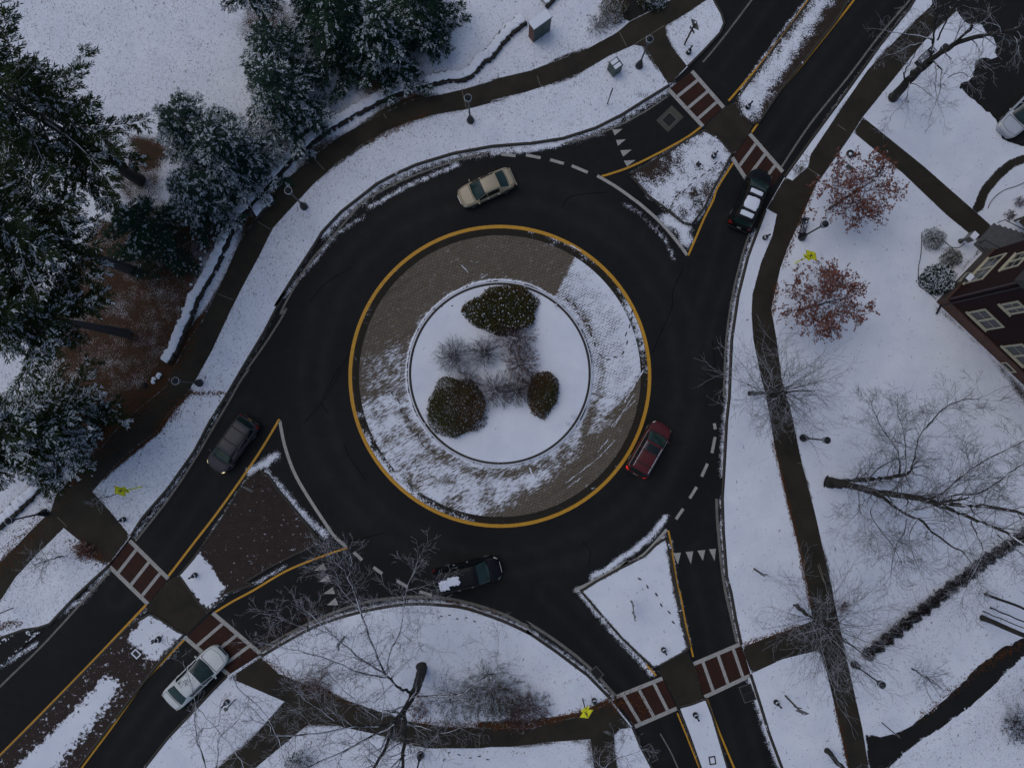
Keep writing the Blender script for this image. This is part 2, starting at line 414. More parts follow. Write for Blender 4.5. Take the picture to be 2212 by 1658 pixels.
WALK_HOUSE = T(3, 0, "890,1025 1270,1340 1600,1655") + T(3, 1, "1770,372 1840,440 1960,330 1830,215") + T(3, 0, "1430,1285 965,910")
WALK_CURVE = T(3, 0, "1840,1650 1800,1615 1870,1450 1990,1310 2090,1235 2260,1170 2270,1235 2120,1300 2020,1390 1930,1500 1890,1620")
DRIVE_NE = T(3, 0, "1560,-300 1490,30 1500,200 1600,140 1650,60 1740,170 1860,205 1890,260 2000,370 2010,440 1940,450 1830,470 1800,560 1820,600 1700,680 1780,760 1870,830 2000,950 1990,1010 2080,1100 2230,1145 2700,1300 2900,-300")
LOT_SE = T(3, 3, "975,1395 1130,1410 1270,1365 1480,1220 1640,1080 1850,870 2000,750 2220,650 2500,540 2500,640 2220,775 2000,985 1850,1130 1660,1275 1340,1485 1120,1690 900,2100 1000,2000 1012,1655")
WALK_S = (T(0, 3, "1775,960 2030,790") + T(1, 3, "110,790 260,925 450,1000 620,1075 900,1170 1250,1290 1550,1335 2200,1350") + T(2, 3, "450,1300 700,1250 915,1140 1075,1340 990,1352 945,1400 950,1500 970,1660 980,1900 800,1900 790,1660 760,1430 480,1450 150,1490 0,1490")
          + T(1, 3, "1800,1500 1400,1500 1250,1470 1000,1390 720,1330 490,1310 90,1640 -300,1950 -500,1950 -300,1720 0,1480 300,1140 0,1010"))
WALK_SW2 = T(0, 3, "1900,1720 2200,1500 2300,1380 2500,1300 2300,1640 2100,1800")
ISL_N = T(2, 0, "1060,1350 1200,1270 1350,1185 1500,1080 1640,1008 1760,1080 1850,1190 1780,1330 1700,1470 1640,1600") + T(2, 1, "1590,250 1540,312 1480,300 1350,195 1200,85") + T(2, 0, "1140,1430")
MED_N = T(2, 0, "1880,780 1925,890 2010,960") + T(3, 0, "170,940 330,700 530,450 760,160 880,-30 1080,-330 860,-330 590,-40 345,290 140,560")
ISL_SW = T(0, 2, "1560,1370 1700,1180 1850,930 1920,840 2000,795") + T(1, 2, "100,788 170,815 250,930 400,1110 580,1335 400,1420 200,1520 0,1640") + T(0, 3, "1950,245 1760,305 1612,452 1540,390 1385,170 1480,60")
MED_SW = T(0, 3, "1165,465 1250,515 1370,600 1425,622 1200,880 850,1330 600,1660 250,2200 -700,2200 -100,1680 300,1280 700,870 1000,560")
ISL_S = T(2, 2, "1350,1300 1270,1350 1180,1440 1000,1530 800,1640") + T(2, 3, "690,292 800,420 1000,650 1240,875 1290,868 1500,750 1525,720 1480,560 1420,260 1375,0") + T(2, 2, "1378,1380")
MED_S = T(2, 3, "1440,1188 1530,1165 1650,1120 1700,1250 1820,1660 1960,2150 1760,2150 1615,1660 1530,1420")

conifers = dict(  # ground points where needles keep the soil bare
    p1=(302, 389, 2.2), p2=(297, 588, 3.6), p3=(274, 720, 4.6), c1=(520, 405, 2.6), c2=(655, 290, 2.4), c3=(850, 195, 2.4), c4=(760, 120, 2.2), c5=(905, 80, 1.8), c6=(385, 530, 2.6), c7=(470, 470, 2.0), c8=(580, 60, 2.4), c9=(230, 900, 3.2))
wNW, wE, wS, wH = G(WALK_NW), G(WALK_E), G(WALK_S), G(WALK_HOUSE)
NEEDLE = G(T(0, 1, "850,420 1000,560 1280,640 1330,950 1300,1230 1180,1500 1000,1750 500,1800 350,1100 560,800 780,640"))
rg = np.random.default_rng(5)
def lumps(X, s, seed):             # smooth value noise for the cover
    r = np.random.default_rng(seed); o = np.zeros(len(X))
    for k in range(6):
        a = r.uniform(0, 6.28); w = r.uniform(.7, 1.4) / s; ph = r.uniform(0, 6.28)
        o += np.sin((X[:, 0] * math.cos(a) + X[:, 1] * math.sin(a)) * w * 6.28 + ph)
    return o / 6
def lawn_nw_snow(X):
    s = np.full(len(X), 1.25)
    s -= .98 * ramp(sdf(X, NEEDLE), -2.8, .4) * (.92 + .55 * lumps(X, 4, 3))
    for u, v, r in conifers.values():
        q = np.array(P(u, v)[:2]); d = np.hypot(*(X - q).T)
        s -= .85 * ramp(r * 1.3 - d, -.8, 1.6)
    s = np.maximum(s, .24 + .16 * lumps(X, 3, 77))
    d = -sdf(X, wNW); s -= .95 * ramp(.28 - d, -.12, .2) * (.55 + .9 * np.maximum(lumps(X, 7, 4), -.2))
    for poly, a, w in ((T(0, 2, "1000,240 1290,110 1250,200 880,520 800,560"), 1.3, .5), (T(0, 2, "1180,480 1380,280 1500,180 1440,150 1240,400"), .9, .4), (T(0, 2, "1500,190 1660,150 1780,190 1650,180"), .75, .25),
                       (T(0, 1, "1200,1500 1500,1150 1560,1060 1480,1300 1300,1560 1150,1700"), 1.2, .45), (T(0, 2, "520,1380 700,1340 850,1490 640,1420"), .9, .4), (T(0, 3, "-40,610 60,520 110,510 200,545 90,540 40,590"), .95, .2),
                       (T(2, 0, "1050,740 1130,690 1270,720 1200,790"), .7, .35), (T(0, 2, "-40,1100 60,1000 40,1200"), .6, .6), (T(2, 0, "1540,500 1640,370 1560,390"), .55, .3), (T(0, 0, "900,1000 1250,1050 1330,1200 1150,1250"), .85, .9)):
        s -= a * ramp(sdf(X, G(poly)), -w, w * .6)
    return s
def lawn_nw_leaf(X):
    return .42 + .15 * lumps(X, 8, 8) + .25 * ramp(P(500, 0)[0] - X[:, 0], -8, 8) * ramp(-X[:, 1] + 8, -4, 10) + .2 * ramp(X[:, 1] - P(0, 330)[1], 0, 3) * ramp(P(960, 0)[0] - X[:, 0], -2, 4) + .45 * ramp(1.8 - seg_dist(X, wNW), 0, 1.8)
def lawn_nw_litter(X): return np.clip(ramp(sdf(X, NEEDLE), -4, 0) + .8 * ramp(P(600, 0)[0] - X[:, 0], -6, 3), 0, 1)
NWout = G(NWa + NWb + NWc + T(2, 0, "1720,-300") + V("1300,-420 -420,-420 -420,1700"))
sheet('snowy_lawn', NWout, .12, M_LAWN, .32, dict(snow=lawn_nw_snow, leaf=lawn_nw_leaf, litter=lawn_nw_litter), .13)
HEDGEL = G(T(3, 3, "1000,740 1830,90 2300,-200"))
def lawn_e_snow(X):
    s = np.full(len(X), 1.3)
    d = -sdf(X, wE); s -= .9 * ramp(.22 - d, -.10, .16) * (.5 + 1.0 * np.maximum(lumps(X, 6, 14), -.2))
    for poly, a, w in ((T(3, 1, "1540,900 1900,500 1850,480 1500,880"), .9, .25), (T(3, 1, "1520,920 1640,1000 2300,1640 2300,1850 1900,1300 1500,960"), .95, .35), (T(3, 0, "400,1280 520,1240 520,1310 420,1370"), .75, .2),
                       (T(3, 1, "480,270 540,270 510,370 470,365"), .45, .1), (T(3, 0, "1700,690 1760,590 1950,650 1900,760"), .55, .3), (T(3, 3, "1850,840 2300,640 2300,720 1900,900"), .7, .3), (T(3, 3, "1900,1000 2300,860 2300,1380 2050,1330"), .62, .7)):
        s -= a * ramp(sdf(X, G(poly)), -w, w)
    s -= .55 * ramp(1.0 - seg_dist(X, HEDGEL, False), -.3, .7) + .28 * ramp(2.6 - seg_dist(X, G(T(3, 3, "1200,760 1900,260")), False), 0, 1.4)
    return s
def lawn_e_leaf(X):
    b = .05 + .10 * ramp(-X[:, 1] - 6, 0, 10)
    b += .32 * ramp(3.0 - seg_dist(X, G(T(3, 3, "1400,700 1900,330")), False), 0, 3) + .35 * ramp(sdf(X, G(T(3, 3, "1300,1600 2300,800 2400,1700"))), -2, 1) + .3 * ramp(1.6 - seg_dist(X, G(T(3, 3, "120,680 500,540"))), 0, 1.4)
    return b
ELout = G(ELa + ELb + ELc + V("2700,2100 2700,-420"))
zero = lambda X: np.zeros(len(X))
sheet('snowy_lawn', ELout, .12, M_LAWN, .32, dict(snow=lawn_e_snow, leaf=lawn_e_leaf, litter=lambda X: .5 * ramp(lumps(X, 6, 2), 0, .4)), .13)
def lawn_s_snow(X):
    s = np.full(len(X), 1.25)
    d = -sdf(X, wS); s -= 1.0 * ramp(.3 - d, -.15, .2) * (.6 + .9 * np.maximum(lumps(X, 6, 24), -.2))
    for poly, a, w in ((T(2, 3, "-100,1380 -100,1290 250,1290 600,1240 900,1150 700,1260 300,1330"), 1.0, .2), (T(2, 3, "600,1420 780,1420 790,1660 700,1660"), .5, .35), (T(2, 3, "780,1130 900,1100 915,1140 800,1190"), .5, .25), (T(1, 3, "460,960 600,960 650,1060 500,1010"), .7, .4), (T(1, 3, "1600,980 2100,950 2100,1280 1700,1280"), .6, .5),
                       (T(2, 3, "200,1150 430,1120 400,1270 100,1290"), .55, .4)):
        s -= a * ramp(sdf(X, G(poly)), -w, w)
    return s
SLout = G(SLa + SLb + SLc + V("1320,2100 100,2100"))
sheet('snowy_lawn', SLout, .12, M_LAWN, .28, dict(snow=lawn_s_snow, leaf=lambda X: .14 + .1 * lumps(X, 5, 30) + .3 * ramp(1.2 - seg_dist(X, wS), 0, 1.2), litter=lambda X: np.full(len(X), .75)), .13)

# road surface: one grid with the snow that lies in the gutters
gut = []   # (polyline, half width, peak)
gut.append((G(NWb[:12]), .30, .50)); gut.append((G(NWb[12:]), .75, .72)); gut.append((G(T(1, 0, "950,1600 1250,1430 1640,1270")), .30, .66)); gut.append((G(T(1, 1, "260,900 480,650 700,380 900,250")), .35, .55))
gut.append((G(T(2, 0, "0,1175 300,1150 540,1100")), .30, .85))
gut.append((G(ELb[1:8]), .42, .78)); gut.append((G(ELb[8:]), .30, .72)); gut.append((G(SLb[1:]), .45, .72)); gut.append((G(ELc), .38, .95)); gut.append((G(SLc), .2, .4))
gut.append((G(T(0, 3, "20,640 300,560 640,360 830,130")), .5, .56)); gut.append((G(T(0, 2, "1040,1290 1320,930 1520,620 1640,400 1860,20")), .35, .50)); gut.append((G(T(0, 3, "-40,900 120,800 280,700")), .35, .62))
gut.append((G(T(2, 1, "1350,270 1480,340 1500,430")), .55, .92)); gut.append((G(T(2, 1, "1020,150 1140,220 1250,330 1340,430 1410,580")), .3, .56)); gut.append((G(T(2, 1, "1200,80 1350,180 1500,290 1560,280")), .3, .66))
gut.append((G(T(2, 1, "1700,20 1640,180 1590,270")), .3, .7)); gut.append((G(T(2, 0, "1640,1600 1720,1470 1830,1230")), .3, .66)); gut.append((G(T(2, 0, "1060,1350 1300,1200 1500,1080")), .3, .45))
gut.append((G(T(1, 2, "30,790 130,740 230,670")), .42, .82)); gut.append((G(T(1, 2, "150,800 260,900 400,1080 520,1200 620,1280")), .42, .72)); gut.append((G(T(0, 2, "1560,1370 1850,930 1950,790")), .22, .62))
gut.append((G(T(2, 2, "1345,1140 1250,1270 1100,1400 1010,1450 900,1540 780,1600")), .28, .88)); gut.append((G(T(2, 2, "1380,1330 1400,1480 1420,1620")), .35, .56)); gut.append((G(T(2, 2, "1340,1300 1200,1440 1000,1540 780,1650")), .45, .6))
gut.append((G(T(2, 3, "660,285 760,400 950,620 1240,930")), .35, .72)); gut.append((G(T(2, 3, "1375,0 1430,260 1490,560 1530,720")), .3, .62)); gut.append((G(T(2, 3, "1440,1190 1530,1420 1620,1660")), .22, .6)); gut.append((G(T(2, 3, "1660,1130 1740,1400 1820,1660")), .25, .6))
gut.append((G(T(0, 3, "1430,640 1230,860")), .2, .82)); gut.append((G(T(0, 3, "1620,440 1760,310 2000,220 2200,100")), .25, .6)); gut.append((G(T(0, 3, "1130,430 700,870 300,1280")), .25, .52)); gut.append((G(T(0, 3, "1500,1270 1300,1480")), .3, .5))
gut.append((G(T(3, 0, "20,690 330,260 560,-30")), .22, .62)); gut.append((G(T(3, 0, "1310,80 800,760 380,1360")), .25, .55))
gut.append((G(T(1, 2, "820,100 860,400 960,620 1090,790 1300,960 1480,1080")), .18, .55))
def road_snow(X):
    s = np.full(len(X), -.6)
    for pl, w, pk in gut:
        d = seg_dist(X, pl, False); s = np.maximum(s, pk - (d / w) * .55)
    return s
ARMS = [G(T(2, 0, "1700,500 1900,250 2100,-20")), G(T(3, 0, "180,1250 420,880 800,350 1080,-30")), G(T(0, 2, "1900,300 1600,800 1250,1300 900,1750")), G(T(0, 3, "1750,600 1350,1000 900,1600")), G(T(2, 3, "1600,0 1720,500 1830,1000 1990,1650")), G(T(2, 3, "450,300 800,650 1100,1000 1330,1500")), G(T(2, 1, "1850,300 1750,700 1620,1100 1500,1650"))]
def road_wear(X):
    r = np.hypot(*(X - C0).T) + .25 * lumps(X, 9, 90); w = .8 * np.exp(-((r - 13.5) / .45) ** 2) + .8 * np.exp(-((r - 15.2) / .5) ** 2) + .3 * np.exp(-((r - 14.4) / 1.6) ** 2)
    for a in ARMS:
        d = seg_dist(X, smooth(a, 4), False); w = np.maximum(w, .75 * np.exp(-((d - .8) / .33) ** 2) + .2 * np.exp(-(d / 1.3) ** 2))
    return np.clip(w, 0, 1) * .75
gx = np.arange(-47, 52, .24); gy = np.arange(-37, 45, .24)
XX, YY = np.meshgrid(gx, gy); PV = np.stack([XX.ravel(), YY.ravel()], 1); nx, ny = len(gx), len(gy)
ii = (np.arange(ny - 1)[:, None] * nx + np.arange(nx - 1)).ravel()
tag(mesh_np('road', np.c_[PV, np.zeros(len(PV))], [np.c_[ii, ii + 1, ii + nx + 1, ii + nx]], M_ROAD, attrs={'snow': road_snow(PV), 'wear': road_wear(PV)}), kind='structure')
gq = [(-600, -600), (600, -600), (600, 600), (-600, 600)]
tag(mesh_np('ground', [(x, y, -.05) for x, y in gq], [[[0, 1, 2, 3]]], M_LAWN, attrs={'snow': [1.2] * 4, 'leaf': [.1] * 4, 'litter': [0] * 4}), kind='structure')

# kerbs
for nm, pl in (('kerb', NWa), ('kerb', NWb), ('kerb', NWc), ('kerb', ELa), ('kerb', ELb), ('kerb', ELc), ('kerb', SLa), ('kerb', SLb), ('kerb', SLc)):
    kerb(nm, G(pl), .20, snow=.16)

# walks
def edge_snow(poly, w=.10, amt=.55):
    return lambda X: amt - ramp(seg_dist(X, poly), 0, w * 2.2) * 1.2
for nm, pl in (('sidewalk', WALK_NW), ('sidewalk', WALK_E), ('sidewalk', WALK_S)):
    q = G(pl); sheet(nm, q, .128, M_PATH, .3, dict(snow=edge_snow(q, .09, .42)))
q = G(WALK_HOUSE); sheet('path', q, .134, M_PATH, .3, dict(snow=edge_snow(q, .1, .4)))
q = G(WALK_CURVE); sheet('path', q, .134, M_PATH, .25, dict(snow=edge_snow(q, .16, .55)))
_j = np.random.default_rng(12); qd = resample(G(DRIVE_NE), .45, True); qd = qd + _j.normal(0, .07, qd.shape) + .28 * np.c_[lumps(qd, 2.0, 70), lumps(qd, 2.0, 71)]; qd = [tuple(q_) for q_ in qd]; sheet('driveway', qd, .131, M_BLACK, .3, dict(snow=lambda X: .30 - .6 * ramp(sdf(X, qd), .0, .9) + .25 * ramp(sdf(X, G(T(3, 0, "1720,560 2000,640 2100,480 2210,420 1950,760"))), -.6, .3)))
ql = resample(G(LOT_SE), .45, True); ql = ql + _j.normal(0, .035, ql.shape) + .09 * np.c_[lumps(ql, 1.6, 72), lumps(ql, 1.6, 73)]; ql = [tuple(q_) for q_ in ql]; sheet('driveway', ql, .137, M_BLACK, .3, dict(snow=lambda X: .40 - .7 * ramp(sdf(X, ql), .0, .55)))
qe = G(T(2, 0, "1000,-300 985,40 1020,150 1060,172 1280,62 1190,20 1180,-300")); sheet('driveway', qe, .131, M_BLACK, .3, dict(snow=edge_snow(qe, .1, .35)))
qk = G(T(0, 3, "-500,1240 -60,720 60,640 180,585 260,610 330,600 250,660 60,840 -60,930 -300,1200")); sheet('driveway', qk, .131, M_BLACK, .3, dict(snow=lambda X: .12 + .3 * (seg_dist(X, qk) < .25)))

# islands
def isl(name, px, mat, snow, leaf=None, z=.12, kb=True, step=.16):
    q = G(px); at = dict(snow=snow)
    if leaf is not None: at['leaf'] = leaf
    if mat is not M_ISLBRICK: at.setdefault('leaf', lambda X: np.full(len(X), .15))
    sheet(name, q, z, mat, step, at, z + .01)
    if kb: kerb('kerb', np.vstack([resample(q, .3, True), resample(q, .3, True)[:1]]), .17, z + .012, .20)
pN = G(T(2, 0, "1500,1110 1640,1000 1860,1190 1620,1640") + T(2, 1, "1560,320 1480,310 1200,90") + T(2, 0, "1130,1430 1300,1330"))
isl('traffic_island', ISL_N, M_DIRT, lambda X: .5 + .40 * np.clip(sdf(X, pN) / 1.2, -1, 1.) + .14 * lumps(X, 1.6, 60) - .25 * ramp(1.7 - seg_dist(X, G(T(2, 0, "1250,1330 1650,1330 1500,1600")), False), 0, 1.7) - .2 * ramp(1.1 - seg_dist(X, G(T(2, 0, "1430,1500 1620,1480")), False), 0, 1.2), lambda X: np.full(len(X), .35))
pM = G(T(3, 0, "0,740 230,480 640,-60 760,-60 480,360 300,630 150,900 60,930"))
isl('median', MED_N, M_DIRT, lambda X: .46 + .42 * np.clip(sdf(X, pM) / .7, -1, 1.), lambda X: np.full(len(X), .4))
pW = G(T(0, 3, "1540,-10 1735,250 1700,330 1600,430 1375,170"))
isl('traffic_island', ISL_SW, M_ISLBRICK, lambda X: np.maximum(.14 + .06 * lumps(X, 1.5, 40), .5 + .5 * np.clip(sdf(X, pW) / .3, -1, .75)))
pS1 = G(T(0, 3, "1150,465 1420,620 1200,840 985,660")); pS2 = G(smooth(T(0, 3, "830,955 900,985 918,1040 860,1130 700,1340 560,1500 450,1660 200,2200 -400,2200 110,1655 400,1385 640,1130 770,1000"), 4, True))
isl('median', MED_SW, M_ISLBRICK, lambda X: np.maximum(np.maximum(.22, .52 + .5 * np.clip(sdf(X, pS1) / .35, -1, .5)), .5 + .5 * np.clip(sdf(X, pS2) / np.where(sdf(X, G(T(0, 3, "900,1050 450,1660 800,1660"))) > -1.5, 1.0, .45), -.75, 1)))
isl('traffic_island', ISL_S, M_DIRT, lambda X: .35 + .9 * ramp(seg_dist(X, G(ISL_S)), 0, .35) - .5 * ramp(.8 - seg_dist(X, G(T(2, 2, "1378,1380") + T(2, 3, "1375,0 1420,260 1480,560 1525,720")), False), 0, .5), lambda X: np.full(len(X), .04))
isl('median', MED_S, M_DIRT, lambda X: .45 + .9 * ramp(seg_dist(X, G(MED_S)), 0, .25), lambda X: np.full(len(X), .05))
qa = G(T(2, 0, "1640,985 1790,835 1880,790 1925,890 2010,960 1985,1030 1870,1190 1760,1080 1650,1005")); sheet('refuge_path', qa, .05, M_PATH, .25, dict(snow=edge_snow(qa, .05, .3)))
qa = G(T(0, 3, "1305,205 1385,170 1540,390 1612,452 1430,640 1370,600 1250,515 1165,465 1130,440 1150,390")); sheet('refuge_path', qa, .05, M_PATH, .25, dict(snow=edge_snow(qa, .05, .3)))
qa = G(T(2, 3, "1290,868 1500,750 1560,860 1630,1110 1530,1165 1440,1188 1330,970 1270,900")); sheet('refuge_path', qa, .05, M_PATH, .25, dict(snow=edge_snow(qa, .05, .3)))

# roundabout: ring, truck apron, planted middle
APX_A = G(T(2, 1, "660,560 860,670 1020,840 1130,1020 1200,1250 1185,1380 1060,1560 1010,1660") + V("1185,830") + T(2, 1, "760,1290 600,1000 480,870"))
APX_B = G(T(2, 2, "1175,0 1020,250 880,430 690,610 380,910 0,1110") + T(1, 2, "1730,1160 1500,1080 1300,945 1100,785 950,545 880,280 1050,150 1280,260") + V("1080,811 1280,811"))
APX_C = G(T(1, 1, "1060,1260 1240,1250 1260,1650 1060,1650 880,1480"))
CI = np.array(P(1080, 806)[:2])
def apron_snow(X):
    r = np.hypot(*(X - CI).T) / PX
    s = np.full(len(X), .02)
    s = np.maximum(s, -.3 + 1.20 * ramp(sdf(X, APX_A), -.35, .15) + .06 * lumps(X, 2.0, 51) + .25 * ramp(r, 262, 292))
    s = np.maximum(s, .05 + .56 * ramp(sdf(X, APX_B), -.45, .5) + .26 * lumps(X, 2.6, 50) * (sdf(X, APX_B) > -.3))
    s = np.maximum(s, .05 + .36 * ramp(sdf(X, APX_C), -.9, .6))
    s -= (.22 + .25 * lumps(X, 3.0, 52)) * ramp(14 - np.abs(r - 219), 0, 9) * ((X[:, 0] > CI[0] + 3) | (X[:, 1] < CI[1] - 2.5))
    s = np.maximum(s, 1.0 - ramp(r, 202, 207) * 1.4)
    th = np.arctan2(X[:, 1] - CI[1], X[:, 0] - CI[0])
    return s + .22 * ramp(225 - r, 0, 25) * (np.cos(th * 1.0 - 2.4) > .3)
sheet('roundabout_apron', circ(304), .075, M_APRON, .15, dict(snow=apron_snow, jw=lambda X: .22 + .95 * ramp(sdf(X, APX_A), -.2, .2)), .08)
M_YEL = NT('yellow road paint'); _n = M_YEL.noise(3., 4); _n2 = M_YEL.noise(16, 3)
M_YEL = M_YEL.done(M_YEL.mix(M_YEL.rng(_n2, .52, .70, 0, .75), M_YEL.mix(_n, (.44, .205, .003), (.64, .32, .008)), (.06, .04, .012)), .6)
M_WHT = NT('white road paint'); _n = M_WHT.noise(2.2, 4); _n2 = M_WHT.noise(12, 4)
M_WHT = M_WHT.done(M_WHT.mix(M_WHT.rng(_n2, .5, .75, 0, .75), M_WHT.mix(_n, (.24, .235, .215), (.46, .45, .42)), (.05, .047, .04)), .65)
M_WHT2 = NT('worn edge line paint'); _n = M_WHT2.noise(1.2, 4); _n2 = M_WHT2.noise(12, 4)
M_WHT2 = M_WHT2.done(M_WHT2.mix(M_WHT2.rng(_n2, .42, .62, 0, .8), M_WHT2.mix(_n, (.10, .095, .085), (.26, .25, .22)), (.035, .032, .026)), .65)
_q = np.array(circ(311.5, 240)); _q = np.vstack([_q, _q[:1]]); _l, _r = ribbon_pts(_q, 15 * PX); _l[-1], _r[-1] = _l[0], _r[0]; _n = len(_q); _i = np.arange(_n - 1)
_mid = _q; _th = np.degrees(np.arctan2(_mid[:, 1] - C0[1], _mid[:, 0] - C0[0])) % 360
_bump = lambda c, w: np.exp(-((((_th - c + 180) % 360) - 180) / w) ** 2)
_s = .06 + .50 * _bump(225, 28) + .22 * _bump(66, 9) + .46 * _bump(22, 17) + .20 * lumps(_mid, 3., 95)
tag(mesh_np('kerb_ring', np.c_[np.vstack([_r, _l]), np.full(2 * _n, .05)], [np.c_[_i, _i + 1, _n + _i + 1, _n + _i]], M_RINGS, attrs={'snow': np.r_[_s + .10, _s - .12][:2 * _n]}), kind='structure')
ribbon('road_marking', circ(323.4, 260), 7.6 * PX, .010, M_YEL, .4, True)
CIc = lambda r, n=160: circ(r, n, CI)
def mid_snow(X):
    s = np.full(len(X), 1.5); return s
sheet('roundabout_island', CIc(199), .20, snowy('island planting snow', base_dirt), .3, dict(snow=mid_snow, leaf=lambda X: np.full(len(X), .008)), .14)
q = CIc(193.5, 200); kerb('kerb', q + q[:1], .17, .225, .12)
q = CIc(199.5, 200); kerb('kerb', q + q[:1], .10, .200, .62)

# crossings and painted lines
M_XRED = NT('red brick crossing'); _c, _f = brick(M_XRED, .9, .11, .22, (.040, .0115, .0065), (.055, .016, .0085), (.015, .009, .007), .012); _n = M_XRED.noise(1.2, 4)
M_XRED = M_XRED.done(M_XRED.mix(M_XRED.rng(_n, .35, .7, 0, .6), _c, (.020, .009, .0065)), .7, spec=.2)
def crossing(A, B, Cq, D, fr, lw=.30):
    a, b, c, d = [np.array(P(*q)[:2]) for q in (A, B, Cq, D)]
    v = [(*a, .006), (*d, .006), (*c, .006), (*b, .006)]
    tag(mesh_np('crosswalk', v, [[[0, 1, 2, 3]]], M_XRED), kind='structure')
    ribbon('road_marking', [a, d], lw, .010, M_WHT); ribbon('road_marking', [b, c], lw, .010, M_WHT)
    for f in fr:
        p, q = a + (d - a) * f, b + (c - b) * f; t = (q - p) / np.linalg.norm(q - p)
        ribbon('road_marking', [p + t * lw / 2, q - t * lw / 2], .24, .010, M_WHT)
t2, t3 = (lambda x, y: T1(2, 0, x, y)), (lambda x, y: T1(3, 0, x, y))
crossing(t2(1365, 690), t2(1545, 550), t2(1790, 830), t2(1630, 975), (.22, .53, .82))
crossing(t2(1855, 1215), t2(1990, 1032), t3(350, 1325), T1(3, 1, 180, 130), (.22, .50, .80))
w0 = lambda x, y: T1(0, 3, x, y)
crossing(w0(845, 105), w0(1000, -95), w0(1297, 198), w0(1140, 393), (.2, .53, .82))
crossing(w0(1430, 655), w0(1640, 462), w0(2005, 772), w0(1765, 940), (.24, .53, .8))
s0 = lambda x, y: T1(2, 3, x, y)
crossing(s0(962, 1108), s0(1105, 1338), s0(1428, 1197), s0(1318, 966), (.14, .47, .8))
crossing(s0(1552, 858), s0(1642, 1110), s0(2000, 942), s0(1918, 702), (.2, .52, .84))
M_TRI = M_WHT
def tri(pts): tag(mesh_np('yield_marking', [(*P(*p)[:2], .012) for p in pts], [[[0, 1, 2]]], M_WHT), kind='structure')
for s in ("930,1000 950,1045 1010,995", "960,1080 975,1125 1035,1075", "993,1160 1015,1208 1080,1155", "1020,1240 1045,1285 1110,1235"): tri(T(2, 0, s))
for s in ("1400,1420 1437,1507 1460,1415", "1497,1410 1537,1503 1555,1405", "1587,1400 1630,1477 1648,1395", "1677,1390 1720,1480 1730,1385"): tri(T(2, 2, s))
for s in ("525,135 622,132 600,78", "565,222 655,220 635,165", "600,315 690,315 670,262", "625,402 715,402 692,345"): tri(T(1, 3, s))
for c, r, s in ((2, 0, "75,1190 185,1202"), (2, 0, "265,1195 378,1217"), (2, 0, "452,1232 558,1262"), (2, 0, "618,1278 742,1330"), (2, 2, "1718,420 1725,466"), (2, 2, "1724,525 1700,648"), (2, 2, "1665,730 1620,830"), (2, 2, "1582,910 1528,997"), (2, 2, "1478,1078 1422,1158"), (1, 2, "833,1412 897,1472"), (1, 2, "985,1528 1052,1578"), (1, 3, "1165,213 1247,262"), (1, 3, "1338,298 1435,326")):
    ribbon('road_marking', G(T(c, r, s)), .23, .012, M_WHT)
def line(name, px, w, mat, z=.010, sub=5): ribbon('road_marking', G(smooth(px, sub)), w, z, mat)
yl = lambda px, w=.155: line('y', px, w, M_YEL)
yl(T(2, 0, "850,1357 900,1345 1060,1290 1250,1200 1400,1120 1520,1050 1612,982"))
yl(T(2, 0, "1862,1258 1740,1450") + T(2, 1, "1710,120 1640,260 1580,400 1516,548"))
yl(T(2, 0, "1828,778 2000,580") + T(3, 0, "200,468 400,210 560,-20 800,-380"))
yl(T(3, 0, "112,1020 200,890 300,740 500,500 730,215 900,0 1180,-380"))
yl(T(0, 2, "2155,387 1980,675 1700,1075 1500,1335 1300,1595"), .17)
yl(T(1, 2, "785,1378 600,1440") + T(0, 3, "2210,137 1950,290 1800,370 1660,455"))
yl(T(0, 3, "1128,398 700,850 300,1258 0,1560 -400,1960"), .17)
yl(T(0, 3, "1420,668 1150,950 1000,1150 850,1360 630,1655 350,2050"))
yl(T(2, 3, "1195,862 1230,900 1270,946"), .13); yl(T(2, 2, "1362,1245 1380,1330 1430,1655") + T(2, 3, "1455,320 1500,560 1555,800"), .13)
yl(T(2, 3, "1662,1128 1740,1340 1870,1655 2050,2100"), .14); yl(T(2, 3, "1432,1232 1500,1400 1600,1650 1780,2100"), .11)
wl = lambda px, w=.26, m=None: line('w', px, w, m or M_WHT)
wl(T(2, 0, "815,1355 960,1440 1100,1540") + T(2, 1, "1160,165 1300,290 1430,440 1508,545"), .24)
wl(T(1, 2, "262,400 300,590 370,790 470,970 600,1170 680,1285 775,1372"), .24)
wl(T(2, 2, "1352,1237 1240,1365 1150,1450 1000,1535") + T(2, 3, "1050,65 900,160 640,290"), .24)
e = lambda px, w=.13: wl(px, w, M_WHT2)
e(T(2, 0, "1355,745 1200,850 1000,960 760,1055 560,1105"), .12); e(T(2, 0, "1630,480 1760,325 2010,-5 2250,-350")); e(T(3, 0, "340,1290 560,960 850,600 1100,270 1330,0 1600,-350"), .15)
e(T(0, 2, "1045,1325 1300,1000 1500,700 1640,460 1760,260 1850,100 1920,0"), .15); e(T(0, 3, "-400,1440 0,1030 290,750 460,570 850,140"), .15)
e(T(0, 2, "1900,10") + T(0, 1, "2070,1190 2210,960") + T(1, 1, "270,985 480,620 680,390 870,170") + T(1, 0, "950,1525 1250,1372 1640,1232 1850,1192"), .14)
e(T(1, 3, "110,752 300,640 600,492 900,386 1200,343 1500,345 1750,394 2000,478 2200,582") + T(2, 3, "270,532 500,680 740,870 955,1100"), .22); e(T(0, 3, "2010,765 2210,640"), .14)
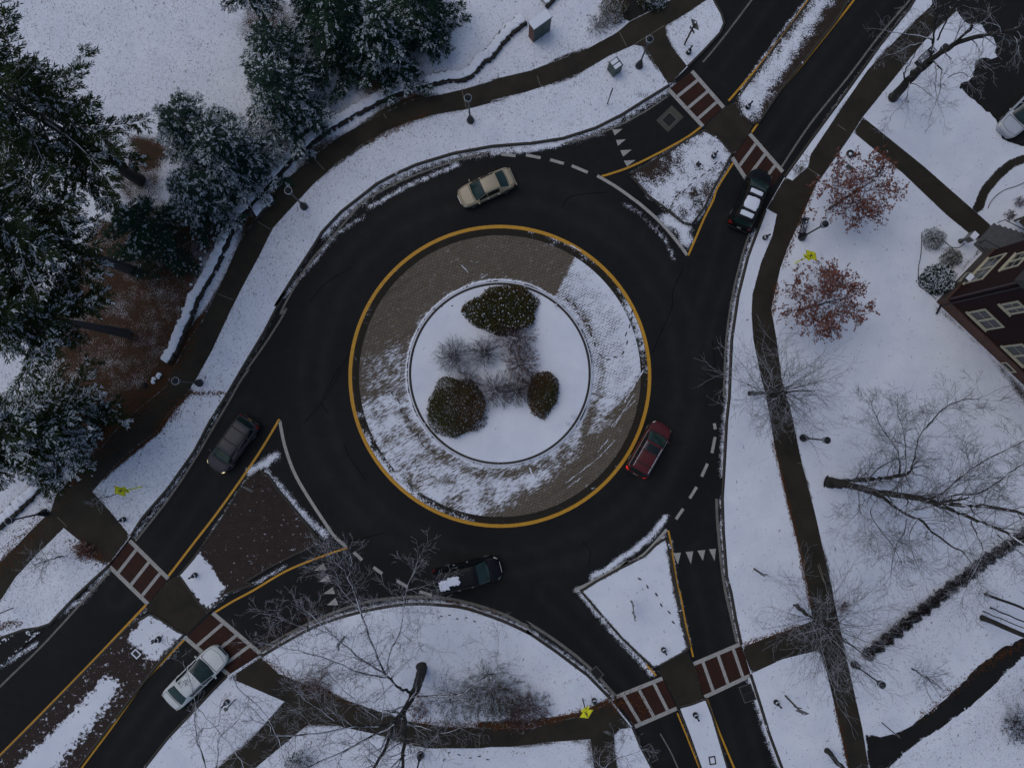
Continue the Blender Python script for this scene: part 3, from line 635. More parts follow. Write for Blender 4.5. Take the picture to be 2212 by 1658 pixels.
e(T(2, 1, "1990,380 1930,560 1860,850 1810,1200 1790,1640"), .15); e(T(2, 2, "1735,1000 1745,1230 1790,1640") + T(2, 3, "1850,500 1892,690"), .20); e(T(0, 3, "1750,955 1500,1215 1300,1440 1130,1650 900,2000"), .13); e(T(2, 3, "1300,1390 1380,1530 1440,1660 1600,2000"), .10)
M_JOINT = simple('salted joint', (.20, .185, .15), .8, .4, 9); M_JOINTD = simple('dark joint', (.006, .0055, .0045), .7, .3, 9)
def jl(c, r, s, m=None, w=.035): ribbon('pavement_joint', G(T(c, r, s)), w, .141, m or M_JOINT)
for c, r, s in ((1, 0, "530,1225 610,1315"), (1, 0, "1065,880 1085,918"), (1, 0, "1665,690 1700,835"), (2, 0, "985,255 1040,365"), (2, 0, "1105,345 1330,205"), (2, 0, "350,590 380,675"), (0, 1, "1990,290 2100,355"), (0, 1, "1680,845 1805,892"), (0, 2, "450,1140 525,1215"), (1, 3, "1800,1380 1800,1490"), (3, 0, "765,965 830,1010"), (3, 0, "540,1300 640,1365"), (3, 2, "460,722 490,728"), (3, 2, "615,1510 660,1640"), (3, 3, "625,80 690,300")): jl(c, r, s)
for c, r, s in ((1, 0, "880,975 1000,1060"), (1, 0, "1240,800 1275,950"), (1, 0, "1490,740 1525,880"), (2, 0, "55,600 80,760"), (2, 0, "200,580 240,720"), (2, 0, "490,490 540,630"), (2, 0, "600,430 660,580"), (2, 0, "720,385 790,500"), (0, 1, "1900,430 2010,500"), (0, 1, "1810,560 1930,620"), (0, 1, "1640,990 1760,1040"), (0, 1, "1500,1130 1680,1220"), (1, 0, "330,1370 450,1480"), (1, 0, "720,1100 800,1210"), (3, 2, "300,650 490,660"), (3, 2, "390,1060 590,1090"), (3, 1, "110,900 280,930"), (3, 1, "120,1180 310,1190"), (1, 3, "900,1180 860,1360"), (1, 3, "1400,1320 1390,1490"), (2, 3, "450,1300 460,1440"), (3, 3, "740,1140 920,1110")): jl(c, r, s, M_JOINTD, .05)
M_CRACK = simple('crack sealer', (.0035, .0035, .0037), .8, .3, 3, spec=.08)
for c, r, s in ((1, 2, "740,0 640,180 560,290 450,420"), (1, 2, "570,250 640,350"), (1, 1, "810,1300 700,1450 590,1650"), (2, 1, "1480,640 1400,820 1390,950 1290,1180 1240,1300"), (1, 2, "760,580 800,680 920,850"), (1, 2, "790,1330 1000,1280 1080,1260"), (2, 2, "700,1330 760,1400 750,1500"), (2, 1, "540,180 620,90 900,60"), (2, 1, "1640,1550 1720,1400 1700,1200"), (1, 1, "500,900 620,760 820,640")):
    ribbon('crack_seal', G(smooth(T(c, r, s), 4)), .05, .005, M_CRACK)

q = [(2, 2, "1170,10 1020,260", .10), (2, 2, "1100,190 940,450", .05), (2, 2, "1110,240 1000,350 920,450", .05), (2, 2, "950,550 830,680 570,880", .05), (2, 2, "700,830 580,920", .04), (2, 2, "900,540 820,640", .05), (2, 1, "605,470 690,515", .10), (1, 1, "1665,620 1715,685", .07), (2, 2, "290,760 345,880", .12), (1, 2, "1480,840 1520,800 1640,740", .14)]
for c, r_, s_, w_ in q:
    pts = resample(G(T(c, r_, s_)), .12); k_ = len(pts); rr_ = np.random.default_rng(k_)
    pts = pts + rr_.normal(0, .018, pts.shape); ribbon('snow_streak', pts, w_ * rr_.uniform(.15, 1.2, k_), .0805, M_APRON, .5, False, 'structure', .86) if False else tag(mesh_np('snow_streak', np.c_[np.vstack(ribbon_pts(pts, w_ * rr_.uniform(.1, 1.2, k_))[::-1]), np.full(2 * k_, .081)], [np.c_[np.arange(k_ - 1), np.arange(1, k_), k_ + np.arange(1, k_), k_ + np.arange(k_ - 1)]], M_APRON, attrs={'snow': np.full(2 * k_, 1.0)}), kind='structure')
# ------------------------------------------------------------------ vehicles
def paint(name, col, rough=.28, var=.12):
    m = NT(name); n = m.noise(1.2, 3); n2 = m.noise(9, 4)
    c = m.mix(n, tuple(a * (1 - var) for a in col), tuple(min(1, a * (1 + var)) for a in col))
    c = m.mix(m.rng(n2, .5, .8, 0, .35), c, tuple(a * .7 + .012 for a in col))        # road grime
    return m.done(c, m.rng(n2, .3, .8, rough, rough + .22), spec=.16 if sum(col) < .2 else .4, coat=.04 if sum(col) < .2 else .2)
def glassmat(name, col):
    m = NT(name); n = m.noise(2.2, 2)
    return m.done(m.mix(n, tuple(a * .45 for a in col), tuple(a * 1.7 for a in col)), .12, spec=.45)
M_GLASS = glassmat('tinted car glass', (.012, .030, .027)); M_GLASSD = glassmat('dark car glass', (.006, .009, .010))
M_TYRE = simple('tyre rubber', (.012, .012, .012), .85); M_RIM = simple('alloy rim', (.30, .30, .30), .4, .2, 20, metal=.5)
M_TRIM = simple('black trim', (.010, .010, .011), .5); M_CHROME = simple('bright trim', (.55, .55, .56), .3, .1, 9, metal=.6)
M_LAMP = simple('headlamp lens', (.62, .60, .52), .2, .25, 12); M_PLATE = simple('number plate', (.45, .43, .36), .5)
M_TAIL = simple('tail lamp red', (.28, .010, .008), .3); M_AMBER = simple('amber lamp', (.50, .22, .02), .3)
M_PLATEY = simple('yellow plate', (.50, .30, .03), .5)
m = NT('lit tail lamp'); m.bsdf.inputs['Emission Color'].default_value = (1, .03, .02, 1); m.bsdf.inputs['Emission Strength'].default_value = .75; M_TAILON = m.done((.5, .01, .01), .3)
m = NT('lit headlamp'); m.bsdf.inputs['Emission Color'].default_value = (1, .82, .45, 1); m.bsdf.inputs['Emission Strength'].default_value = 1.1; M_LAMPON = m.done((.7, .65, .5), .3)
m = NT('snow cap'); M_SNOW = m.done(snow_socket(m), .75, spec=.3); 
m = NT('snow specks on paint'); M_SNOW2 = None

PROF = {
 'sedan': dict(w=[(0, .62), (.02, .78), (.06, .90), (.14, .97), (.3, 1), (.75, 1), (.9, .96), (.96, .91), (.985, .86), (1, .76)],
               z=[(0, .60), (.02, .70), (.07, .79), (.26, .93), (.5, .96), (.82, 1.0), (.93, 1.0), (.98, .94), (1, .80)],
               cab=(.238, .440, .715, .880), roof=1.44, wr=.66, front=.19, rear=.80),
 'suv': dict(w=[(0, .70), (.015, .82), (.05, .91), (.12, .98), (.25, 1), (.85, 1), (.95, .97), (.985, .92), (1, .84)],
             z=[(0, .72), (.02, .86), (.07, .97), (.21, 1.08), (.5, 1.10), (.9, 1.12), (.985, 1.08), (1, .90)],
             cab=(.195, .385, .915, .978), roof=1.74, wr=.72, front=.19, rear=.79),
 'van': dict(w=[(0, .62), (.015, .78), (.05, .90), (.12, .97), (.25, 1), (.9, 1), (.97, .97), (.99, .93), (1, .86)],
             z=[(0, .66), (.02, .80), (.07, .92), (.20, 1.03), (.5, 1.08), (.9, 1.10), (.985, 1.06), (1, .9)],
             cab=(.165, .350, .945, .987), roof=1.76, wr=.74, front=.18, rear=.76)}
def ip(tab, s): return float(np.interp(s, [a for a, _ in tab], [b for _, b in tab]))
def make_car(kind, front, rear, width, col, label, cat, glass=None, trim=None, rails=None, bars=(), snow=None, sunroof=False, lit=False, tail_on=False, plate=None, hz=.7, rough=.28, mirrors=None, chrome_line=False, wb=.9, handles=True, seam=None):
    p = PROF[kind]; A, B = P(*front, hz), P(*rear, hz)
    L = (A - B).length; c = (A + B) / 2; yaw = math.atan2(A.y - B.y, A.x - B.x)
    root = thing('parked_car' if False else {'sedan': 'sedan_car', 'suv': 'suv_car', 'van': 'minivan_car'}[kind], (c.x, c.y, .006), label, cat, 'cars driving round the roundabout' if cat != 'parked car' else None, yaw)
    pm = paint(kind + ' paint', col, rough); gm = glass or M_GLASS; Wd = width
    X = lambda s: L * (.5 - s)
    zs = p['roof'] / 1.0
    def bsec(s, t):                     # body skin, t: 0 sill .. 1 centre line
        w = ip(p['w'], s) * Wd / 2; z = ip(p['z'], s)
        pts = [(w * .90, .20), (w * .985, .36), (w, .58), (w * .99, z - .14), (w * .955, z - .035), (w * .86, z + .004), (w * .5, z + .030), (0, z + .040)]
        k = t * (len(pts) - 1); i = min(int(k), len(pts) - 2); f = k - i
        return (pts[i][0] + (pts[i + 1][0] - pts[i][0]) * f, pts[i][1] + (pts[i + 1][1] - pts[i][1]) * f)
    def bowx(s, y): k = (2 * y / Wd) ** 2; return .17 * k * max(0, 1 - s / .16) - .09 * k * max(0, 1 - (1 - s) / .12)
    ss = [0, .006, .015, .03, .05, .08, .12, .17, .22, .28, .35, .43, .5, .58, .66, .74, .80, .86, .9, .94, .965, .985, .994, 1]
    nb = 15; mb = MB(); rows = []
    for s in ss:
        half = [bsec(s, k / (nb - 1)) for k in range(nb)]
        row = [(X(s) - bowx(s, y), -y, z) for y, z in half] + [(X(s) - bowx(s, y), y, z) for y, z in half[::-1][1:]]
        rows.append(row)
    mb.grid(rows)
    n = len(rows[0]); mb.f.append(tuple(range(n))[::-1]); mb.m.append(0); b = (len(rows) - 1) * n; mb.f.append(tuple(range(b, b + n))); mb.m.append(0)
    body = mb.build('body', pm, root, True)
    cb0, ct0, ct1, cb1 = p['cab']; R = p['roof']
    def csec(s, t):                     # cabin skin, t: 0 waist .. .5 cant rail .. 1 centre
        zd = ip(p['z'], s) - .02; w0 = ip(p['w'], s) * Wd / 2 * .93; wr = Wd / 2 * p['wr']
        if s < ct0: f = (s - cb0) / (ct0 - cb0)
        elif s > ct1: f = (cb1 - s) / (cb1 - ct1)
        else: f = 1
        f = min(max(f, 0), 1); g = f ** .92
        u = min(max((s - ct0) / (ct1 - ct0), 0), 1); rz = R - .05 * (2 * u - 1) ** 2 if kind == 'sedan' else R - .03 * u
        zt = zd + .03 + (rz - zd) * g; wt = w0 * .90 + (wr - w0 * .90) * f
        if t < .5: k = t / .5; return (w0 + (wt - w0) * k ** 1.15, zd + (zt - .05 - zd) * k)
        k = (t - .5) / .5; return (wt * math.cos(k * math.pi / 2) ** .75, zt - .05 + .085 * math.sin(k * math.pi / 2) ** .8)
    cs = np.unique(np.concatenate([np.linspace(cb0, ct0, 7), np.linspace(ct0, ct1, 8), np.linspace(ct1, cb1, 6)]))
    nc = 19; mb = MB(); rows = []
    for s in cs:
        half = [csec(s, k / (nc - 1)) for k in range(nc)]
        rows.append([(X(s), -y, z) for y, z in half] + [(X(s), y, z) for y, z in half[::-1][1:]])
    mb.grid(rows); mb.build('roof', pm, root, True)
    def bow(t): return (1 - t) ** 2          # panes curve with the cowl
    def patch(name, mat, sfun, tlist, side=None, off=.008, sec=csec, parent=None, sm=True):
        m2 = MB(); rows = []
        for k in range(9):
            f = k / 8; row = []
            for t in tlist:
                s = sfun(f, abs(t)); y, z = sec(s, abs(t))
                sg = (1 if t >= 0 else -1) if side is None else side
                y2 = y + (off if abs(t) < .5 else 0)
                row.append((X(s) - (bowx(s, y) if sec is bsec else 0) + (off if s < .45 else -off) * (abs(t) > .5), sg * y2, z + (off if abs(t) > .45 else off * .2)))
            rows.append(row)
        m2.grid(rows); o = m2.build(name, mat, parent or root, sm); return o
    tl = [-.54, -.6, -.7, -.8, -.9, 1.0, .9, .8, .7, .6, .54]
    def ws(m): return lambda f, t: (lambda a, b: a + (b - a) * f)(cb0 + .004 + m + .040 * (1 - t), ct0 - .004 - m + .010 * (1 - t))
    def rw(m): return lambda f, t: (lambda a, b: a + (b - a) * f)(ct1 + .004 + m - .006 * (1 - t), cb1 - .004 - m - .030 * (1 - t))
    tl2 = [-.51, -.6, -.7, -.8, -.9, 1.0, .9, .8, .7, .6, .51]; gp = .007
    patch('windshield_seal', M_TRIM, ws(0), tl2, off=.004); patch('windshield', gm, ws(gp), tl, off=.010)
    patch('rear_window_seal', M_TRIM, rw(0), tl2, off=.004); patch('rear_window', gm, rw(gp), tl, off=.010)
    pil = [(cb0 + .07, cb0 + (ct1 - cb0) * .46), (cb0 + (ct1 - cb0) * .485, ct1 - .03 if kind == 'sedan' else cb0 + (ct1 - cb0) * .75)]
    if kind != 'sedan': pil.append((cb0 + (ct1 - cb0) * .775, ct1 - .012))
    for sd_ in (1, -1):
        for a, b_ in pil: patch('side_window', M_GLASSD if glass is None else glass, lambda f, t, a=a, b_=b_: a + (b_ - a) * f, [.06, .18, .3, .43], sd_, .007)
    # bonnet and boot lids stand a few mm proud, so their shut lines show
    patch('hood_gap', M_TRIM, lambda f, t: .040 + (cb0 - .004 - .040) * f + .02 * (1 - (t - .72) / .28) * (1 - f), [-.715, -.8, -.9, 1., .9, .8, .715], None, .005, bsec)
    patch('hood', pm, lambda f, t: .045 + (cb0 - .012 - .045) * f + .02 * (1 - (t - .72) / .28) * (1 - f), [-.73, -.8, -.9, 1., .9, .8, .73], None, .011, bsec)
    if kind == 'sedan': patch('trunk_gap', M_TRIM, lambda f, t: cb1 + .006 + (.979 - cb1 - .006) * f, [-.725, -.82, -.9, 1., .9, .82, .725], None, .005, bsec)
    if kind == 'sedan': patch('trunk_lid', pm, lambda f, t: cb1 + .012 + (.975 - cb1 - .012) * f, [-.74, -.82, -.9, 1., .9, .82, .74], None, .010, bsec)
    wr_ = .33 if kind == 'sedan' else .36
    for s in (p['front'], p['rear']):
        for sg in (1, -1):
            prof = [(wr_ * .62, -.11), (wr_ * .95, -.11), (wr_, -.07), (wr_, .07), (wr_ * .95, .11), (wr_ * .62, .11)]
            mt = MB(); mt.lathe(prof, 20); w = mt.build('wheel', M_TYRE, root, True)
            w.location = (X(s), sg * (Wd / 2 - .085), wr_); w.rotation_euler = (-math.pi / 2 * sg, 0, 0)
            mr = MB(); mr.lathe([(.05, .10), (wr_ * .16, .118), (wr_ * .2, .10), (wr_ * .6, .095), (wr_ * .66, .108), (wr_ * .66, .06)], 20)
            for k in range(5):
                a = k * 2 * math.pi / 5; mr.box((math.cos(a) * wr_ * .38, math.sin(a) * wr_ * .38, .112), (wr_ * .5, .045, .02), a)
            mr.build('rim', M_RIM, w, False)
    def lampbox(name, mat, s0, s1, t0, t1, sg):
        m2 = MB(); rows = []
        for k in range(5):
            s = s0 + (s1 - s0) * k / 4; row = []
            for q in range(5):
                y, z = bsec(s, t0 + (t1 - t0) * q / 4); row.append((X(s) - bowx(s, y) + (.014 if s < .5 else -.014), sg * (y + .008), z + .010))
            rows.append(row)
        m2.grid(rows); m2.build(name, mat, root, True)
    for sg in (1, -1):
        lampbox('headlight', M_LAMPON if lit else M_LAMP, .006, .055, .40, .68, sg)
        if kind == 'sedan': lampbox('taillight', M_TAILON if tail_on else M_TAIL, .955, .998, .34, .62, sg)
        else: lampbox('taillight', M_TAILON if tail_on else M_TAIL, .955, .999, .30, .74, sg)
        mm = MB(); sx = X(cb0 + .045); y0 = ip(p['w'], cb0) * Wd / 2
        mm.box((sx, sg * (y0 + .10), ip(p['z'], cb0) + .06), (.10, .20, .13), sg * .25, taper=.8); mm.build('side_mirror', mirrors or pm, root, bevel=.02)
        if handles:
            for s in (.46, .66): MB().box((X(s), sg * (Wd / 2 + .008), ip(p['z'], s) - .2), (.16, .03, .03)).build('door_handle', trim or pm, root)
    mg = MB(); zf = ip(p['z'], .01)
    for k in range(4): mg.box((X(0) + .012, 0, zf - .14 + k * .045), (.03, Wd * .42, .022))
    mg.build('grille', M_CHROME if trim is M_CHROME else M_TRIM, root)
    mp = MB(); mp.box((X(1) - .014, 0, .68 if kind == 'sedan' else .82), (.02, .32, .16)); mp.build('license_plate', plate or M_PLATE, root)
    m2 = MB(); m2.box((X(1) - .03, 0, .50), (.12, Wd * .84, .2)); m2.build('bumper', pm if kind == 'sedan' else M_TRIM, root, bevel=.03)
    if rails:
        for sg in (1, -1):
            m2 = MB(); y, z = csec((ct0 + ct1) / 2, .56)
            pts = [(X(ct0 + .02 + (ct1 - ct0 - .05) * k / 10), sg * y * .99, csec(ct0 + .02 + (ct1 - ct0 - .05) * k / 10, .6)[1] + .05) for k in range(11)]
            rows = [[(a, b_ + dy, c_ + dz) for dy, dz in ((-.022, -.02), (.022, -.02), (.022, .02), (-.022, .02))] for a, b_, c_ in pts]
            m2.grid(rows, 0, True); m2.build('roof_rail', rails, root)
        for s in bars:
            m2 = MB(); y, z = csec(s, .62); m2.box((X(s), 0, csec(s, 1)[1] + .06), (.07, y * 2.05, .03)); m2.build('roof_bar', M_TRIM, root)
    if sunroof: patch('sunroof', M_GLASSD, lambda f, t: ct0 + .035 + .12 * f, [-.68, -.8, -.9, 1., .9, .8, .68], None, .012)
    if chrome_line:
        for sg in (1, -1):
            m2 = MB(); rows = []
            for k in range(13):
                s = cb0 + .03 + (ct1 - cb0 - .03) * k / 12; y, z = csec(s, 0.02); rows.append([(X(s), sg * (y + .012), z - .02), (X(s), sg * (y + .012), z + .035), (X(s), sg * (y - .01), z + .035)])
            m2.grid(rows); m2.build('window_trim', M_CHROME, root)
    jit = .16 if kind == 'van' else .05
    for (s0, s1, y0, y1, sd_) in (snow or []):
        r = random.Random(sd_); n1 = 30; out = []
        for k in range(n1):
            a = 2 * math.pi * k / n1; ca, sa = math.cos(a), math.sin(a); q = 1 / max(abs(ca), abs(sa)); q = q ** .90 * (1 + r.uniform(-jit, jit))
            s = (s0 + s1) / 2 + (s1 - s0) / 2 * ca * q; yy = (y0 + y1) / 2 + (y1 - y0) / 2 * sa * q; out.append((s, yy))
        def zroof(s, yy):
            ts = np.linspace(.5, 1, 25); ys = [csec(s, t)[0] for t in ts]; zz = [csec(s, t)[1] for t in ts]
            return float(np.interp(-abs(yy), [-a for a in ys], zz))
        m2 = MB(); rows = []; cx, cy = (s0 + s1) / 2, (y0 + y1) / 2
        for f, h in ((1.0, .004), (.97, .035), (.85, .052), (.5, .06), (.03, .06)):
            rows.append([(X(cx + (s - cx) * f), (cy + (yy - cy) * f), zroof(cx + (s - cx) * f, cy + (yy - cy) * f) + h) for s, yy in out])
        m2.grid(rows, 0, True); m2.f.append(tuple(range(len(m2.v) - n1, len(m2.v)))); m2.m.append(0); m2.build('snow_cap', M_SNOW, root, True)
    return root
c6 = lambda x, y: NZ(1100, 390, 11.84, x, y)
make_car('sedan', c6(255, 1150), c6(1790, 470), 1.72, (.34, .285, .19), 'tan beige sedan with clean roof on the upper side of the roundabout', 'car', trim=M_CHROME, mirrors=None)
c2 = lambda x, y: NZ(1770, 400, 9.21, x, y)
make_car('suv', c2(855, 165), c2(300, 1440), 1.86, (.006, .007, .008), 'black suv with three blocks of snow on its roof leaving over the brick crossing', 'car', rails=M_TRIM, bars=(.50, .755),
         snow=[(.405, .475, -.50, .50, 3), (.525, .735, -.54, .54, 4), (.775, .86, -.52, .52, 5)])
c3 = lambda x, y: NZ(1520, 1010, 9.21, x, y)
make_car('suv', c3(920, 225), c3(275, 1350), 1.78, (.085, .018, .021), 'maroon suv with silver roof rails beside the yellow ring', 'car', rails=M_CHROME, bars=(.56, .78), sunroof=True, tail_on=True, chrome_line=True)
c1 = lambda x, y: NZ(1040, 1330, 11.05, x, y)
make_car('van', c1(2010, 590), c1(225, 1010), 1.95, (.006, .0065, .009), 'black minivan with ragged snow left on the rear of its roof', 'car', rails=M_TRIM, trim=M_CHROME,
         snow=[(.61, .79, -.36, .34, 7), (.77, .915, -.56, .20, 8)])
c4 = lambda x, y: NZ(490, 1000, 9.75, x, y)
make_car('suv', c4(325, 1415), c4(1185, 235), 1.80, (.060, .057, .064), 'dark grey suv with lit headlights heading away on the left road', 'car', rails=M_TRIM, bars=(.56, .79), lit=True, plate=M_PLATEY)
c5 = lambda x, y: NZ(390, 1560, 9.21, x, y)
make_car('sedan', c5(1395, 270), c5(215, 1425), 1.96, (.58, .61, .60), 'long white sedan with front wheels on the brick crossing', 'car', rough=.35)
c8 = lambda x, y: NZ(2150, 0, 4.606, x, y)
_f = c8(1395, 1490); _r = (_f[0] + 96, _f[1] - 96)
make_car('sedan', _f, _r, 1.80, (.42, .45, .50), 'silver sedan parked nose out in the dark driveway', 'parked car', plate=M_PLATEY, trim=M_CHROME)
# ------------------------------------------------------------------ street furniture
M_IRON = simple('black painted iron', (.010, .011, .013), .45, .3, 7); M_LGLASS = simple('lantern glass', (.07, .075, .08), .35, .2, 5)
M_POST = simple('weathered wooden post', (.085, .068, .050), .8, .3, 6); M_STEEL = simple('galvanised steel', (.10, .10, .095), .5, .2, 5, metal=.3)
M_SIGNBACK = simple('sign back metal', (.15, .145, .13), .55, .15, 4); M_FLUO = simple('fluorescent yellow green', (.93, .90, .012), .5, .03, 3)
M_SIGNW = simple('white sign face', (.42, .42, .39), .5, .12, 5); M_BLK = simple('black sign print', (.010, .010, .010), .6)
def stand_z(p, c=.12): return (p.x, p.y, c)
def tilt_to(base, head):            # height at which a vertical pole over base is seen at head
    b = np.array(base) - (NU, NV); h = np.array(head) - (NU, NV); k = np.linalg.norm(h) / np.linalg.norm(b)
    return HCAM * (1 - 1 / k)
def make_lamp(u, v, label):
    p = P(u, v, .12); t = thing('street_lamp', (p.x, p.y, .12), label, 'street lamp', 'street lamps beside the walks')
    MB().lathe([(.30, 0), (.30, .10), (.24, .16), (.24, .40), (.20, .48), (.15, .80), (.10, .95), (.085, 1.0)], 14).build('base', M_IRON, t, True)
    MB().lathe([(.085, 1.0), (.065, 1.1), (.055, 3.55), (.07, 3.6), (.06, 3.68), (.13, 3.78), (.15, 3.86)], 12).build('pole', M_IRON, t, True)
    MB().lathe([(.13, 3.86), (.23, 4.02), (.245, 4.20), (.20, 4.36)], 16).build('lantern', M_LGLASS, t, True)
    MB().lathe([(.27, 4.34), (.275, 4.40), (.20, 4.48), (.10, 4.55), (.04, 4.62), (.03, 4.72), (.0, 4.74)], 16).build('lamp_cap', M_IRON, t, True)
    s = MB(); s.lathe([(.268, 4.388), (.2765, 4.401), (.270, 4.412), (.262, 4.418)], 16).build('snow_rim', M_SNOW, t, True)
    s = MB(); s.box((.2, .1, .115), (.16, .06, .05), .4); s.box((-.12, -.2, .115), (.18, .06, .05), -.5); s.build('snow_patch', M_SNOW, t, bevel=.015)
    return t
L0 = make_lamp(*T1(1, 0, 1733, 930), 'black street lamp on the snowy verge above the tan sedan')
def lamp(q, label):
    p = P(*q, .12); dup(L0, (p.x, p.y, .12), None, label, 'street lamps beside the walks')
lamp(T1(2, 0, 1137, 510), 'black street lamp beside the green cabinet')
lamp(T1(3, 2, 508, 532), 'black street lamp on open snow between the bare trees on the right')
lamp(T1(1, 0, 450, 1593), 'black street lamp at the bend of the upper left walk')
lamp(T1(0, 1, 1540, 1530), 'black street lamp above the dark grey suv')
lamp(T1(3, 1, 495, 410), 'black street lamp beside the metal mesh bench')
lamp(T1(0, 2, 350, 1107), 'black street lamp at the left edge beside the stone wall')
lamp(T1(1, 3, 1348, 1555), 'black street lamp at the bottom edge beside the forked bare tree')
lamp(T1(3, 3, 900, 858), 'black street lamp under the bare tree beside the hedge end')
lamp(NZ(2150, 0, 4.606, 368, 825), 'black street lamp behind the leaning tree at the upper right')

def make_bollard():
    t = thing('bollard', (0, 0, .12), 'x', 'bollard', 'black bollards beside the crossings')
    MB().lathe([(.20, 0), (.205, .08), (.17, .13), (.165, .40), (.13, .48), (.09, .56), (.075, .70)], 14).build('base', M_IRON, t, True)
    MB().lathe([(.075, .70), (.06, .78), (.055, 1.05), (.075, 1.08), (.075, 1.13), (.05, 1.18), (.03, 1.26), (0, 1.28)], 12).build('finial', M_IRON, t, True)
    s = MB(); rows = []
    for k in range(9):
        a = -2.6 + 1.9 * k / 8; rows.append([(.135 * math.cos(a), .135 * math.sin(a), .455), (.172 * math.cos(a), .172 * math.sin(a), .425), (.16 * math.cos(a), .16 * math.sin(a), .475), (.125 * math.cos(a), .125 * math.sin(a), .50)])
    s.grid(rows, 0, True).build('snow_crescent', M_SNOW, t, True)
    return t
BOL = [(T1(2, 0, 1518, 408), .12, 'black bollard on the snow tongue beside the grey sign back'), (T1(2, 0, 1975, 828), .13, 'black bollard at the end of the upper median'), (T1(2, 0, 1712, 1205), .13, 'black bollard on the upper snowy traffic island'),
       (T1(0, 2, 955, 1160), .12, 'black bollard above the left crossing near the yellow sign'), (T1(0, 3, 1505, 170), .13, 'black bollard on the snow square of the dark brick island'), (T1(0, 3, 1225, 660), .13, 'black bollard in trampled snow on the lower left median'),
       (T1(0, 3, 1752, 1145), .12, 'black bollard beside a leaning post near the white sedan'), (T1(2, 3, 1325, 745), .13, 'black bollard at the foot of the lower snowy island'), (T1(2, 3, 790, 1135), .12, 'black bollard beside the bottom yellow sign'),
       (T1(2, 3, 1570, 1245), .13, 'black bollard on the narrow bottom median'), (T1(3, 3, 298, 1148), .12, 'black bollard on snow beside the grey sign at lower right'), (T1(3, 1, 212, 412), .12, 'black bollard behind the black suv beside the walk')]
b0 = make_bollard()
for i, (q, z, lb) in enumerate(BOL):
    p = P(*q, z); rz = math.atan2(-p.y, -p.x) + 1.4
    if i == 0: b0.location = (p.x, p.y, z); b0['label'] = lb; b0.rotation_euler = (0, 0, rz)
    else: dup(b0, (p.x, p.y, z), rz, lb)

def facing(t, n): t.rotation_euler = (0, 0, math.atan2(n[1], n[0]))      # local +x = sign face
def plate(mb, o, w, h, th=.012, m=0, rot=0):      # rectangular plate in the local yz plane
    c, s = math.cos(rot), math.sin(rot); mb.frame_box(o, (1, 0, 0), (0, c, s), (0, -s, c), (th, w, h), m)
def man(mb, o, k):                                 # walking figure printed on the sign, a few mm proud
    pts = [((-.02, .10), (.03, -.12), .085), ((.03, -.10), (.12, -.32), .05), ((.02, -.10), (-.12, -.30), .05), ((0, .10), (.14, -.02), .04), ((0, .10), (-.13, .0), .04)]
    for (a, b, w) in pts:
        a, b = Vector((a[0], a[1])) * k, Vector((b[0], b[1])) * k; d = b - a; mid = (a + b) / 2
        plate(mb, (o[0] + .009, o[1] + mid.x, o[2] + mid.y), w * k, d.length + w * k * .6, .004, 0, math.atan2(d.y, d.x) - math.pi / 2)
    mb.frame_box((o[0] + .009, o[1] - .02 * k, o[2] + .23 * k), (1, 0, 0), (0, .7, .7), (0, -.7, .7), (.004, .10 * k, .10 * k))
def cross_sign(q, n, label, postmat, zc=3.15, collar=False):
    p = P(*q, .12); t = thing('pedestrian_crossing_sign', (p.x, p.y, .12), label, 'road sign', 'yellow pedestrian crossing signs'); facing(t, n)
    MB().box((0, 0, (zc + .4) / 2), (.075, .075, zc + .4)).build('post', postmat, t)
    mb = MB(); plate(mb, (.05, 0, 0), .80, .80, .012, 0, math.pi / 4); f = mb.build('diamond_panel', M_FLUO, t); f.location = (0, 0, zc); f.rotation_euler = (0, -.22, 0)
    mb = MB()
    for k in range(4):
        a = math.pi / 4 + k * math.pi / 2; plate(mb, (.0585, .372 * math.cos(a), .372 * math.sin(a)), .75, .016, .004, 0, a - math.pi / 2)
    man(mb, (.05, 0, 0), 1.0); mb.build('walker_symbol', M_BLK, f)
    mb = MB(); plate(mb, (.05, 0, 0), .62, .32); a = mb.build('arrow_plaque', M_FLUO, t); a.location = (0, 0, zc - .82); a.rotation_euler = (0, -.22, 0)
    mb = MB(); plate(mb, (.060, 0, 0), .34, .045, .004, 0, .6); plate(mb, (.060, -.12, -.06), .14, .045, .004, 0, 0.05); plate(mb, (.060, -.12, -.04), .14, .045, .004, 0, 1.3); mb.build('arrow_symbol', M_BLK, a)
    if collar: MB().box((0, 0, 1.35), (.13, .13, .16)).build('collar', M_STEEL, t, bevel=.01)
cross_sign(T1(3, 1, 448, 605), (-.7, -.71), 'yellow crossing sign with a green banded post between the two red leaved trees', M_FLUO, 3.15, True)
cross_sign(T1(0, 2, 1088, 910), (.7, .71), 'yellow crossing sign on a yellow post beside the left road', M_FLUO, 3.25)
cross_sign(NZ(1400, 1680, 8.508, 190, 212), (-.48, .88), 'yellow crossing sign on a brown post leaning out over the bottom walk', M_POST, 2.9)

